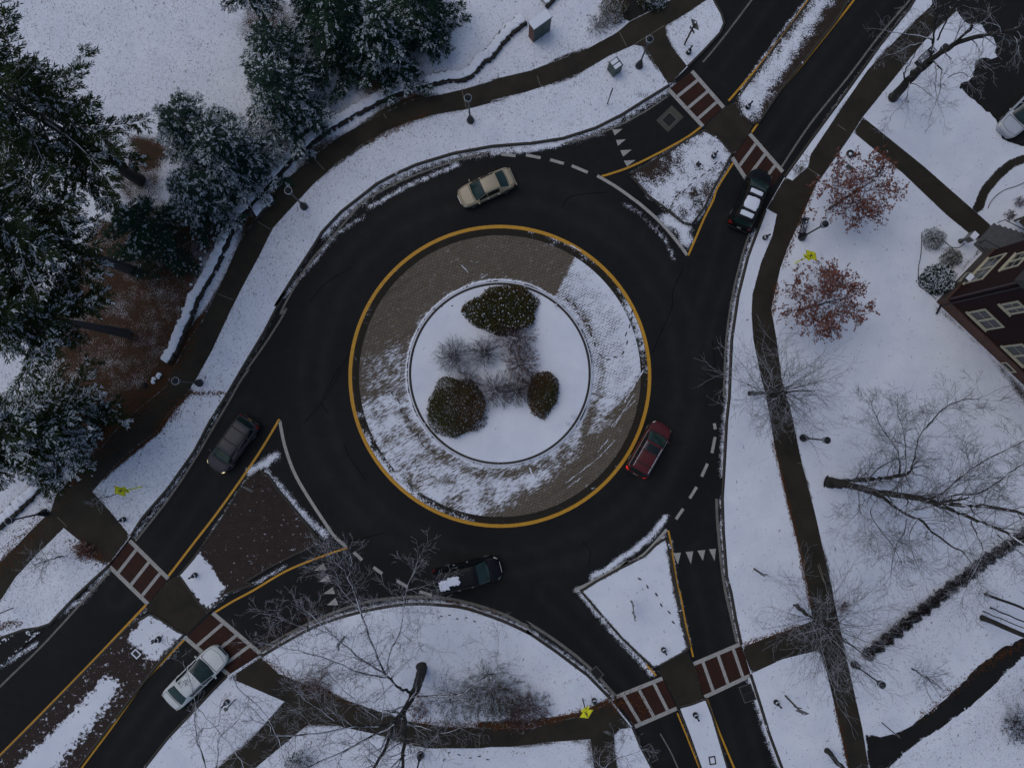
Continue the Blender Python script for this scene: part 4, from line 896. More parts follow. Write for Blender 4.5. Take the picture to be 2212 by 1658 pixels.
def back_sign(q, hd, label, zc, w=.76, diamond=True, sub=True):
    p = P(*q, .12); t = thing('road_sign', (p.x, p.y, .12), label, 'road sign'); facing(t, (-hd[1], hd[0]))
    MB().box((0, 0, (zc + .3) / 2), (.10, .10, zc + .3)).build('post', M_POST, t)
    mb = MB(); plate(mb, (.06, 0, zc), w, w, .012, 0, math.pi / 4 if diamond else 0); f = mb.build('sign_panel', M_SIGNBACK, t)
    if sub: mb = MB(); plate(mb, (.06, 0, zc - .82), .60, .30); mb.build('sub_plate', M_SIGNBACK, t)
    MB().box((.02, 0, zc + .36), (.16, .14, .06)).build('snow_patch', M_SNOW, t, bevel=.015)
back_sign(T1(2, 0, 1487, 345), (.56, -.83), 'back of a grey diamond sign on the snow tongue at the top', 3.1)
back_sign(T1(3, 3, 370, 1100), (.95, -.2), 'back of a grey sign on a stout post at lower right', 3.3, .76, True)
back_sign(T1(3, 3, 128, 122), (1, 0.05), 'brown sign post with a narrow plate on the snow right of the yield line', 2.4, .5, False, False)
back_sign(T1(1, 3, 762, 645), (.2, -.98), 'brown sign post seen through twigs on the lower lawn', 2.5, .55, False, False)
def thin_sign(q, label, h=2.9, w=.6, hh=.75, yaw=0., mat=None, pw=.045):
    p = P(*q, .12); t = thing('street_sign', (p.x, p.y, .12), label, 'road sign', None, yaw)
    MB().lathe([(pw, 0), (pw, h), (0, h + .02)], 8).build('post', M_STEEL, t, True)
    mb = MB(); mb.box((.04, 0, h - hh / 2), (.014, w, hh)); mb.build('sign_panel', mat or M_SIGNW, t)
thin_sign(T1(2, 0, 893, 803), 'thin post with a sign panel seen edge on below the green cabinet', 2.9, .62, .75, 2.75)
thin_sign(T1(3, 0, 738, 1380), 'thin sign post half hidden in the upper red leaved tree', 3.1, .5, .6, .9, M_SIGNBACK)
thin_sign((T1(0, 3, 97, 425)), 'thin sign post leaning to the left edge above the lower left road', 3.0, .5, .6, .4, M_SIGNBACK)
thin_sign(T1(3, 3, 1115, 1308), 'thin dark post beside the wet black drive at lower right', 2.6, .2, .3, .4, M_SIGNBACK)
thin_sign(T1(0, 3, 1815, 1128), 'brown leaning sign post beside the bollard near the white sedan', 2.2, .3, .4, 1.2, M_SIGNBACK, .05)
def chevron_sign(q, z, hd, label, w=.80, h=.5, side=1, zc=2.2):
    p = P(*q, z); t = thing('chevron_sign', (p.x, p.y, z), label, 'road sign', 'chevron signs on the islands'); facing(t, (-hd[1] * side, hd[0] * side))
    MB().lathe([(.035, 0), (.035, zc + .2)], 8).build('post', M_STEEL, t, True)
    mb = MB(); plate(mb, (.05, 0, zc), w, h); f = mb.build('sign_panel', M_SIGNW, t)
    mb = MB(); plate(mb, (.058, 0, zc + h / 2 - .02), w, .03, .004); plate(mb, (.058, 0, zc - h / 2 + .02), w, .03, .004); plate(mb, (.058, w / 2 - .02, zc), .03, h, .004); plate(mb, (.058, -w / 2 + .02, zc), .03, h, .004)
    for k in (-1, 0, 1):
        for s in (-1, 1): plate(mb, (.058, k * w * .28, zc + s * h * .15), .07, h * .42, .004, 0, s * .6)
    mb.build('chevron_marks', M_BLK, f)
chevron_sign(NZ(1620, 340, 7.54, 482, 1298), .13, (.99, -.14), 'white chevron sign on the upper snowy island', side=-1, zc=2.6)
chevron_sign(NZ(560, 1120, 16.58, 1225, 1085), .13, (.88, -.47), 'white chevron sign at the tip of the dark brick island', side=1, zc=2.7)
p = P(*T1(2, 3, 1075, 385), .13); q = P(*T1(2, 3, 1083, 440), .13)
t = thing('guide_sign', ((p.x + q.x) / 2, (p.y + q.y) / 2, .13), 'low two post guide sign seen edge on upon the lower snowy island', 'road sign', None, math.atan2(p.y - q.y, p.x - q.x))
d = (p - q).length
for s in (-1, 1): MB().box((s * .42, 0, .75), (.07, .07, 1.5)).build('post', M_STEEL, t)
mb = MB(); mb.box((0, .05, 1.25), (1.5, .02, .55)); mb.build('sign_panel', M_SIGNBACK, t)

# cabinets
M_GREEN = simple('dark green cabinet paint', (.042, .066, .056), .5, .2, 4); M_BRICK = None
m = NT('red brick side'); _c, _f = brick(m, 0, .075, .22, (.16, .055, .035), (.12, .04, .028), (.10, .08, .07), .008); M_BRICKW = m.done(_c, .8)
m = NT('red painted plywood'); M_REDSIDE = m.done(m.mix(m.noise(2.5, 4), (.12, .045, .030), (.18, .075, .050)), .7)
a = P(*T1(2, 0, 320, 330), .12); b = P(*T1(2, 0, 450, 236), .12); yaw = math.atan2(b.y - a.y, b.x - a.x); Lk = (b - a).length; dpt = .62
ctr = (a + b) / 2 + Vector((-math.sin(yaw), math.cos(yaw), 0)) * dpt / 2
t = thing('utility_kiosk', (ctr.x, ctr.y, .12), 'tall green and red utility kiosk with a snowy roof beside the stone wall', 'kiosk', None, yaw)
hk = 2.05
MB().box((0, 0, hk / 2), (Lk, dpt, hk)).build('cabinet', M_REDSIDE, t, bevel=.015)
mb = MB(); mb.box((0, -dpt / 2 - .012, hk / 2), (Lk - .02, .024, hk - .04)); dr = mb.build('front_panel', M_GREEN, t)
MB().box((0, -dpt / 2 - .028, hk / 2), (.02, .012, hk - .1)).build('door_gap', M_TRIM, dr); MB().box((.12, -dpt / 2 - .04, hk * .5), (.03, .03, .22)).build('handle', M_STEEL, dr)
MB().box((0, 0, hk + .04), (Lk + .12, dpt + .14, .08)).build('roof', M_STEEL, t, bevel=.01)
MB().box((0, 0, hk + .11), (Lk + .10, dpt + .12, .06), taper=.96).build('snow_cover', M_SNOW, t, bevel=.02)
z1 = lambda x, y: NZ(1450, 0, 7.135, x, y)
a = P(*z1(330, 1352), .12); b = P(*z1(470, 1250), .12); e2 = P(*z1(212, 1216), .12); yaw = math.atan2(b.y - a.y, b.x - a.x)
Lx, Ly = (b - a).length, (e2 - a).length; ctr = (b + e2) / 2; ctr = a + (b - a) * .5 + Vector((-math.sin(yaw), math.cos(yaw), 0)) * Ly / 2
t = thing('litter_cabinet', (ctr.x, ctr.y, .12), 'squat green cabinet with two snow filled lids on the verge', 'cabinet', None, yaw); hk = 1.15
MB().box((0, 0, hk / 2), (Lx, Ly, hk), taper=.97).build('cabinet', M_GREEN, t, bevel=.02)
mb = MB()
for s in (-1, 0, 1): mb.box((0, s * (Ly / 2 - .035), hk + .03), (Lx, .07, .06))
for s in (-1, 1): mb.box((s * (Lx / 2 - .035), 0, hk + .031), (.068, Ly - .14, .058))
mb.build('lid_frame', M_GREEN, t)
for s in (-1, 1): MB().box((0, s * Ly * .245, hk + .035), (Lx - .16, Ly * .40, .07), taper=.95).build('snow_filled_lid', M_SNOW, t, bevel=.02)
MB().box((-Lx / 2 - .012, -.05, hk * .6), (.02, .14, .10)).build('label_plate', M_STEEL, t)

# drains, covers
M_GRATE = simple('cast iron grate', (.012, .012, .013), .55, .3, 8, metal=.3)
def grate(q, w, l, rz, label, nb=7, frame=None, z=.008):
    p = P(*q, 0); t = thing('drain_grate', (p.x, p.y, z), label, 'drain grate', 'drain grates set in the asphalt', rz)
    if frame: MB().box((frame[2], frame[3], .004), (frame[0], frame[1], .008)).build('apron', M_CONC, t)
    mb = MB(); zz = .012
    mb.box((0, 0, zz), (l + .08, w + .08, .006), m=1)
    for s in (-1, 1): mb.box((0, s * (w / 2 + .03), zz + .012), (l + .12, .06, .02)); mb.box((s * (l / 2 + .03), 0, zz + .0125), (.06, w, .019))
    mb.build('frame', [M_STEEL, M_BLK], t)
    mb = MB()
    for k in range(nb): mb.box((-l / 2 + l * (k + .5) / nb, 0, zz + .010), (l / nb * .5, w, .014))
    for k in range(3): mb.box((0, -w / 2 + w * (k + .5) / 3, zz + .013), (l, .03, .012))
    mb.build('bars', M_GRATE, t)
M_CONC = simple('dark concrete surround', (.060, .055, .042), .7, .25, 3)
grate(T1(2, 0, 1370, 925), .75, .85, math.atan2(.70, .72), 'drain grate in a pale concrete square before the upper crossing', 9, (1.72, 1.30, .10, .03))
grate(T1(2, 3, 1962, 1050), .55, .85, math.radians(18), 'upper of the twin drain grates beside the lower right kerb'); grate(T1(2, 3, 1985, 1110), .55, .85, math.radians(18), 'lower of the twin drain grates beside the lower right kerb')
grate(T1(2, 3, 1218, 1545), .7, 1.25, math.radians(-63), 'long drain grate at the bottom edge beside the snow tongue', 12); grate(T1(2, 3, 812, 925), .55, .8, math.radians(-48), 'drain grate at the kerb of the lower lawn')
p = P(*T1(3, 0, 871, 1188), .12); t = thing('manhole_cover', (p.x, p.y, .12), 'round iron manhole cover in the snow near the upper red leaved tree', 'manhole cover')
MB().lathe([(.33, 0), (.33, .03), (.28, .034), (.28, .026), (.05, .028), (.04, .04), (0, .04)], 24).build('cover', M_GRATE, t)
MB().lathe([(.10, .027), (.14, .038), (.05, .045), (0, .045)], 12).build('snow_patch', M_SNOW, t, True)

# benches and pedestal box
def bench(q, rz, label, L=1.25, snow=8):
    p = P(*q, .12); t = thing('bench', (p.x, p.y, .12), label, 'bench', None, rz); r = random.Random(snow)
    mb = MB()
    for k in range(4): mb.box((0, -.17 + k * .115, .45), (L, .075, .03))
    mb.build('seat', M_IRON, t)
    mb = MB()
    for k in range(3): mb.box((0, .27 + k * .03, .58 + k * .12), (L, .03, .08))
    mb.build('backrest', M_IRON, t)
    for s in (-1, 1):
        MB().box((s * (L / 2 - .08), .03, .22), (.05, .48, .44)).build('leg', M_IRON, t)
        MB().box((s * (L / 2 - .04), 0, .64), (.05, .45, .05)).build('armrest', M_IRON, t)
    mb = MB()
    for k in range(9): mb.box((r.uniform(-.45, .45) * L, -.17 + r.randrange(4) * .115, .475), (r.uniform(.08, .2), .07, .03))
    mb.build('snow_patch', M_SNOW, t)
bench(NZ(1920, 540, 16.58, 640, 240), math.radians(75), 'black metal mesh bench speckled with snow beside the walk')
bench(NZ(2150, 0, 4.606, 478, 665), math.radians(42), 'black bench with snowy slats behind the leaning tree', 1.6, 3)
z7 = lambda x, y: NZ(2300, 500, 11.05, x, y)
p = P(*z7(490, 975), .12); t = thing('pedestal_box', (p.x, p.y, .12), 'grey box on a short pedestal with a snow slab on top beside the house path', 'drop box', None, math.radians(48))
MB().lathe([(.20, 0), (.2, .04), (.12, .06), (.11, .95), (.16, 1.0)], 10).build('pedestal', M_STEEL, t, True)
MB().box((0, 0, 1.4), (.62, .48, .8), taper=.97).build('box', M_SIGNBACK, t, bevel=.02); MB().box((0, 0, 1.84), (.60, .46, .08), taper=.93).build('snow_cover', M_SNOW, t, bevel=.02)
p = P(*T1(2, 0, 1596, 1266), .13); t = thing('valve_box', (p.x, p.y, .13), 'small dark square cover bare of snow on the upper island', 'cover')
MB().box((0, 0, .012), (.36, .34, .024), .75).build('cover', M_TRIM, t, bevel=.04); MB().box((.09, .12, .03), (.07, .07, .03)).build('snow_patch', M_SNOW, t)
for (x, y, lb) in ((1083, 447, 'little spotlight near the top right of the planted circle'), (388, 1030, 'little spotlight left of the lower left round shrub'), (418, 1072, 'little dark spotlight touching the lower left round shrub'), (1175, 1038, 'little spotlight at the lower right rim of the planted circle'), (1145, 1074, 'lower spotlight of the pair at the lower right rim of the planted circle')):
    p = P(*NZ(860, 540, 2.181, x, y), .2); t = thing('spotlight', (p.x, p.y, .2), lb, 'spotlight', 'spotlights in the planted circle', math.atan2(-p.y, -p.x))
    MB().lathe([(.05, 0), (.03, .03), (.03, .3)], 8).build('stake', M_IRON, t, True); mb = MB(); mb.box((.03, 0, .36), (.22, .13, .13)); mb.build('housing', M_IRON, t, bevel=.02); MB().box((.03, 0, .44), (.18, .11, .03)).build('snow_cover', M_SNOW, t)

# stone walls
m = NT('fieldstone'); g = m.geo.outputs['Normal']; sp = m.new('ShaderNodeSeparateXYZ'); m.l.new(g, sp.inputs[0])
f = m.rng(m.math('ADD', sp.outputs[2], m.math('MULTIPLY', m.math('SUBTRACT', m.noise(3.5, 4), .5), .9)), .62, .72)
M_STONE = m.done(m.mix(f, m.mix(m.noise(3, 4), (.016, .015, .013), (.07, .064, .055)), snow_socket(m)), .8)
M_DSTONE = simple('dark fieldstone face', (.020, .018, .015), .85, .6, 3.)
def stone_wall(px, label, h=.42, depth=.75, gaps=()):
    r = random.Random(7); q = resample(G(smooth(px, 4)), .30)[::-1]; n = len(q); d = np.gradient(q, axis=0); d /= np.hypot(d[:, 0], d[:, 1])[:, None]; nrm = np.c_[-d[:, 1], d[:, 0]]
    mb = MB(); rows = []
    for i in range(n):                                # snow covered top, lumpy with the stones under it
        o = .14 + r.uniform(-.05, .06); w = depth * r.uniform(.92, 1.05); hh = h + r.uniform(-.05, .06); row = []
        for f, z in ((0, .02), (.03, hh - .06), (.15, hh), (.5, hh + r.uniform(-.03, .05)), (.85, hh - .02), (1, hh - .12), (1.1, .02)):
            c = q[i] + nrm[i] * (o + w * f); row.append((c[0], c[1], .12 + z))
        rows.append(row)
    mb.grid([rw[::-1] for rw in rows], 0)
    for i in range(n - 1):                            # bare dark stones of the face
        if r.random() < .10: continue
        c = (q[i] + q[i + 1]) / 2 + nrm[i] * r.uniform(.02, .10); ang = math.atan2(d[i][1], d[i][0])
        mb.box((c[0], c[1], .12 + .17), (.30 * r.uniform(.7, 1.15), r.uniform(.14, .26), h * r.uniform(.75, .98)), ang + r.uniform(-.15, .15), 1, r.uniform(.8, .95))
    o = mb.build('stone_wall', [M_STONE, M_DSTONE]); tag(o, label, 'stone wall'); return o
stone_wall(T(2, 0, "-3,478 80,375 180,268 272,195")[::-1] + T(1, 0, "1850,492 1780,582 1700,632 1550,650 1380,692 1200,745 1050,805 900,885 760,965 600,1065 480,1165 380,1245 290,1340 160,1480 50,1595") + T(0, 1, "2070,60 1980,150 1850,300 1760,490 1680,670 1560,870 1500,1020 1440,1160 1380,1300 1320,1390"),
           'long low fieldstone wall capped with snow following the upper walk')
stone_wall(T(2, 0, "560,-60 480,25 430,70"), 'short fieldstone wall behind the tall utility kiosk')
stone_wall(T(0, 2, "800,460 700,570 560,700 430,830 330,940 200,1070 100,1160 -20,1270"), 'low fieldstone wall with snow slabs at the left edge', .45)
r = random.Random(3)
for i, (x, y, s) in enumerate(((1560, 425, .30), (1585, 520, .26), (1550, 575, .3), (1520, 500, .2), (1553, 620, .28), (1592, 600, .2), (1520, 658, .22), (1475, 775, .3), (1410, 962, .3), (1365, 1082, .3), (1230, 1475, .55), (1185, 1520, .45), (1115, 1550, .45), (1190, 1500, .4), (1580, 480, .2))):
    p = P(*T1(0, 1, x, y), .12); mb = MB(); bm = bmesh.new(); bmesh.ops.create_icosphere(bm, subdivisions=2, radius=s * .5)
    for v in bm.verts: v.co *= r.uniform(.82, 1.1); v.co.z *= .7
    me = bpy.data.meshes.new('rock'); bm.to_mesh(me); bm.free(); me.materials.append(M_STONE2 if False else M_GRATE if i % 3 == 0 else M_STONE)
    o = bpy.data.objects.new('rock', me); COL.objects.link(o); o.location = (p.x, p.y, .12 + s * .1); o.rotation_euler = (0, 0, r.uniform(0, 6))
    tag(o, 'loose dark rock poking through snow beside the long stone wall', 'rock', 'loose rocks along the stone wall')

# boot prints and wheel scuffs
m = NT('boot print soil'); M_PRINT = m.done(m.mix(m.noise(14, 3), (.012, .010, .009), (.06, .05, .045)), .9)
mb = MB(); rr = random.Random(2)
def prints(c, rw, s, z, n=None, L=.34, w=.12, jit=.0):
    q = G(T(c, rw, s))
    for a, b in zip(q[:-1], q[1:]):
        d = math.hypot(b[0] - a[0], b[1] - a[1]); k = max(1, round(d / .72)); ang = math.atan2(b[1] - a[1], b[0] - a[0])
        for i in range(k):
            f = (i + .5) / k; sd_ = .09 * (1 if i % 2 else -1); cx = a[0] + (b[0] - a[0]) * f - math.sin(ang) * sd_; cy = a[1] + (b[1] - a[1]) * f + math.cos(ang) * sd_
            aa = ang + rr.uniform(-.2, .2); v = []
            for j in range(10):
                t = 2 * math.pi * j / 10; x = math.cos(t) * L / 2 * rr.uniform(.85, 1.1); y = math.sin(t) * w / 2 * rr.uniform(.8, 1.15)
                v.append((cx + x * math.cos(aa) - y * math.sin(aa), cy + x * math.sin(aa) + y * math.cos(aa), z))
            mb.add(v, [tuple(range(10))])
prints(2, 3, "1110,165 1180,215 1290,360 1430,560", .136, L=.36); prints(2, 0, "1360,1600 1500,1440 1640,1330 1760,1250", .136, L=.42, w=.10)
prints(2, 1, "570,860 700,1020 790,1180 820,1280 870,1340 980,1340 1030,1250 1060,1060 1100,960", .081, L=.42, w=.11); prints(1, 2, "1120,150 1190,290 1260,420 1340,550 1470,670", .081, L=.46, w=.10); prints(0, 3, "1140,690 1210,640 1260,670 1230,700 1170,680", .136, L=.3, w=.14)
prints(1, 1, "1430,960 1540,950 1640,910", .206, L=.18, w=.09); prints(1, 3, "1480,470 1600,490 1800,520", .126, L=.25, w=.1); prints(1, 3, "1500,1600 1600,1520 1700,1560 1900,1580", .126, L=.3, w=.1)
tag(mb.build('boot_prints', M_PRINT), 'dark boot prints trodden through the thin snow', 'footprints', None, 'stuff')
# small dark frame on the lower left median and bottom median
for c, rw, x, y, rz, lb in ((0, 3, 1050, 778, .8, 'square snow edged cover in the dark brick median'), (2, 3, 1703, 1598, .15, 'black rectangular cover frame in the bottom median snow')):
    p = P(*T1(c, rw, x, y), .13); t = thing('valve_box', (p.x, p.y, .13), lb, 'cover', None, rz); mb = MB()
    for s in (-1, 1): mb.box((s * .21, 0, .012), (.09, .62, .025)); mb.box((0, s * .27, .013), (.33, .09, .024))
    mb.build('frame', M_SNOW if c == 0 else M_TRIM, t); MB().box((0, 0, .006), (.33, .45, .012)).build('lid', M_TRIM if c == 0 else M_SNOW, t)
# ------------------------------------------------------------------ trees and shrubs
def bark(name, c1, c2, snow_lo=.72, snow_amt=.6):
    m = NT(name); g = m.geo.outputs['Normal']; sp = m.new('ShaderNodeSeparateXYZ'); m.l.new(g, sp.inputs[0])
    n = m.noise(1.1, 4); n2 = m.noise(7, 3)
    v = m.math('ADD', sp.outputs[2], m.math('MULTIPLY', m.math('SUBTRACT', n, .5), 1.1)); v = m.math('ADD', v, m.math('MULTIPLY', m.math('SUBTRACT', n2, .5), .5))
    f = m.rng(v, snow_lo, snow_lo + .12, 0, snow_amt)
    base = m.mix(m.noise(5, 4, vec=m.mapping((1, 1, .3))), c1, c2)
    return m.done(m.mix(f, base, (.66, .68, .74)), .85)
M_BARK = bark('wet bark', (.012, .010, .008), (.034, .029, .022), 1.02, .55)
M_BARKS = bark('snow lined bark', (.012, .010, .008), (.032, .027, .021), .66, .9)
M_TWIG = bark('dark twigs', (.020, .015, .016), (.052, .041, .042), .70, .80)
M_TWIGP = bark('reddish twigs', (.027, .0165, .018), (.064, .042, .042), 1.0, .3)
M_PBARK = bark('pine bark', (.026, .023, .023), (.066, .058, .056), 1.3, .2)
class Tubes:
    def __init__(s): s.g = {}
    def add(s, pts, rad, sides=4, m=0): s.g.setdefault((len(pts), sides), []).append((pts, rad, m))
    def build(s, name, mats, parent, org):
        Vs, Fs, Ms, base = [], [], [], 0
        for (n, k), L in s.g.items():
            Pn = np.array([a for a, _, _ in L], float) - np.array(org); R = np.array([b for _, b, _ in L], float); K = len(L)
            D = np.gradient(Pn, axis=1); D /= np.maximum(np.linalg.norm(D, axis=2, keepdims=True), 1e-9)
            ref = np.where(np.abs(D[..., 2:3]) > .9, np.array([1., 0, 0]), np.array([0, 0, 1.]))
            U = np.cross(D, ref); U /= np.maximum(np.linalg.norm(U, axis=2, keepdims=True), 1e-9); Wv = np.cross(D, U)
            a = 2 * np.pi * np.arange(k) / k
            ring = Pn[:, :, None, :] + R[:, :, None, None] * (U[:, :, None, :] * np.cos(a)[None, None, :, None] + Wv[:, :, None, :] * np.sin(a)[None, None, :, None])
            Vs.append(ring.reshape(-1, 3)); q = np.arange(K)[:, None, None] * n * k + np.arange(n - 1)[None, :, None] * k; i = np.arange(k)[None, None, :]; j = (i + 1) % k
            F = np.stack([q + i, q + j, q + k + j, q + k + i], -1).reshape(-1, 4) + base
            Fs.append(F); Ms.append(np.repeat([m for _, _, m in L], (n - 1) * k)); base += K * n * k
        return mesh_np(name, np.vstack(Vs), [np.vstack(Fs)], mats, np.concatenate(Ms), parent, True)
def rot_about(d, ang, r):
    ax = Vector((r.gauss(0, 1), r.gauss(0, 1), r.gauss(0, 1))).cross(d)
    if ax.length < 1e-6: ax = Vector((1, 0, 0))
    return (Matrix.Rotation(ang, 3, ax.normalized()) @ d).normalized()
def grow(tb, r, p, d, L, rad, lvl, c, tips=None):
    n = (7, 6, 5, 4)[min(lvl, 3)]; pts, rr = [tuple(p)], [rad]; q = p.copy(); dd = d.copy(); st = L / (n - 1); keep = []
    for i in range(1, n):
        dd = (dd + Vector((r.gauss(0, 1), r.gauss(0, 1), r.gauss(0, .7))) * c['wob'] + Vector((0, 0, c['up']))).normalized()
        q = q + dd * st; pts.append(tuple(q)); rr.append(max(rad * (1 - .72 * i / (n - 1)), c['rmin'])); keep.append((q.copy(), dd.copy()))
    tb.add(pts, rr, 6 if lvl == 0 else 4 if lvl == 1 else 3, c['mats'][min(lvl, len(c['mats']) - 1)])
    if tips is not None and lvl >= c['max'] - 1: tips += keep
    if lvl >= c['max']: return
    k = c['k'][min(lvl, len(c['k']) - 1)]
    for j in range(k):
        f = c['t0'] + (1 - c['t0']) * (j + r.random()) / k; i = min(int(f * (n - 1)), n - 2)
        b = keep[min(i, len(keep) - 1)]
        nd = rot_about(b[1], math.radians(r.uniform(*c['ang'])), r); nd = (nd + Vector((0, 0, c['flat'])) * 1.0).normalized() if c['flat'] else nd
        grow(tb, r, b[0], nd, L * r.uniform(*c['ratio']) * (1.15 - .45 * f), max(rr[i + 1] * .6, c['rmin']), lvl + 1, c, tips)
CFG = dict(wob=.14, up=.03, rmin=.0066, mats=(0, 1, 1, 1), max=3, k=(7, 6, 5), ang=(25, 62), ratio=(.42, .68), t0=.15, flat=0)
def limb_tree(name, base, limbs, label, cat, seed, trunk_r=.25, cfg=None, twig_every=.55, twig_len=2.0, mats=None, c_r=None):
    """limbs: (list of (world point), r0, r1); twigs sprout along each limb"""
    r = random.Random(seed); c = dict(CFG); c.update(cfg or {})
    t = thing(name, base, label, cat); tt, tw = Tubes(), Tubes()
    for li, (pts, r0, r1) in enumerate(limbs):
        q = smooth([tuple(p) for p in pts], 4); n = len(q); rr = [r0 + (r1 - r0) * i / (n - 1) for i in range(n)]
        q = [(a + r.gauss(0, .03), b + r.gauss(0, .03), z) for a, b, z in q] if n > 2 else q
        if li == 0: rr[0] *= 1.25
        tt.add(q, rr, 9 if r0 > .12 else 6, 0 if (li == 0 or r0 > .15) else 1)
        Ls = np.concatenate([[0], np.cumsum([math.dist(a, b) for a, b in zip(q[:-1], q[1:])])]); tot = Ls[-1]
        if li == 0 and len(limbs) > 1: continue
        s = tot * .18
        while s < tot * 1.0:
            i = min(int(np.searchsorted(Ls, s)), n - 1); i = max(i, 1); d = Vector(q[i]) - Vector(q[i - 1]); d.normalize()
            f = s / tot; nd = rot_about(d, math.radians(r.uniform(30, 75)), r); nd.z = nd.z * .5 + .12; nd.normalize()
            grow(tw, r, Vector(q[i]), nd, twig_len * r.uniform(.6, 1.25) * (1.1 - .4 * f), max(rr[i] * .35, .012), 1, c)
            s += twig_every * r.uniform(.6, 1.4)
        grow(tw, r, Vector(q[-1]), d, twig_len * .9, max(r1 * .8, .012), 1, c)
    tt.build('trunk', mats or [M_BARK, M_BARKS], t, base); tw.build('crown', [M_BARKS, M_TWIG], t, base); return t
def LP(c, r, s):                    # limb points "x,y,z" in tile c,r
    out = []
    for q in s.split():
        x, y, z = map(float, q.split(',')); out.append(P(*T1(c, r, x, y), z))
    return out
def B(c, r, x, y, z=.12): p = P(*T1(c, r, x, y), z); return (p.x, p.y, z)
g32 = lambda s: LP(3, 2, s); g13 = lambda s: LP(1, 3, s); g30 = lambda s: LP(3, 0, s); g33 = lambda s: LP(3, 3, s); g23 = lambda s: LP(2, 3, s); g03 = lambda s: LP(0, 3, s)
# the three stemmed tree on the right
limb_tree('bare_tree', B(3, 2, 700, 872), [
    (g32("697,872,0 740,880,.6 800,890,1.2"), .46, .34),
    (g32("760,872,.8 900,860,2.2 1100,845,4.4 1240,825,6 1315,800,7"), .19, .11), (g32("1250,825,6 1255,770,6.6 1240,640,7.5 1130,470,8.6 1040,300,9.6"), .09, .03), (g32("1300,805,7 1305,700,7.6 1285,500,8.6 1240,330,9.5"), .08, .03),
    (g32("1345,770,7 1375,660,7.6 1410,520,8.3 1480,430,9 1580,320,10 1680,260,10.8 1890,220,12"), .085, .02), (g32("990,870,3.4 1100,760,4.6 1200,705,5.6 1310,680,6.6"), .05, .02),
    (g32("790,885,1.2 900,905,2.4 1050,945,4.2 1250,975,6.4 1450,1010,8.4 1560,1040,9.6"), .27, .16), (g32("1560,1040,9.6 1750,1055,11 1950,1065,12.4 2150,1100,13.6 2230,1130,14"), .14, .07), (g32("1580,1050,9.7 1700,1110,10.6 1900,1190,12 2080,1270,13.2 2230,1370,14"), .13, .06),
    (g32("1450,1005,8.4 1580,960,9.2 1700,860,10.2 1800,780,10.8 2000,660,12 2210,560,13.4"), .08, .03), (g32("1560,1035,9.6 1690,970,10.2 1850,960,11 1990,890,12 2100,800,12.8 2220,720,13.6"), .06, .03), (g32("1300,1085,7.6 1420,1075,8.2 1560,1030,9 1660,920,9.8 1780,850,10.4 1785,730,11"), .055, .02),
    (g32("1040,950,4.2 1150,1010,5 1250,1095,6.2 1400,1160,7.6 1500,1250,8.8 1620,1345,10 1750,1420,11"), .13, .04), (g32("950,960,3.2 980,1020,3.6 940,1090,4.2 880,1160,4.8"), .04, .015), (g32("1080,1015,4.6 1030,1120,5.6 1160,1320,7.4 1215,1390,8"), .05, .02),
    (g32("1310,1160,7 1290,1260,7.8 1220,1390,8.8 1190,1560,9.8"), .05, .02), (g32("1400,1160,7.6 1330,1290,8.6 1360,1450,9.6"), .05, .02), (g32("1800,1165,11 1860,1300,12 1890,1430,12.8 1790,1640,13.6"), .05, .02), (g32("2010,1280,13 2130,1370,13.8 2220,1440,14.4"), .05, .02)],
    'large bare tree with three spreading trunks on the right lawn', 'tree', 11, .4, None, .34, 2.3)
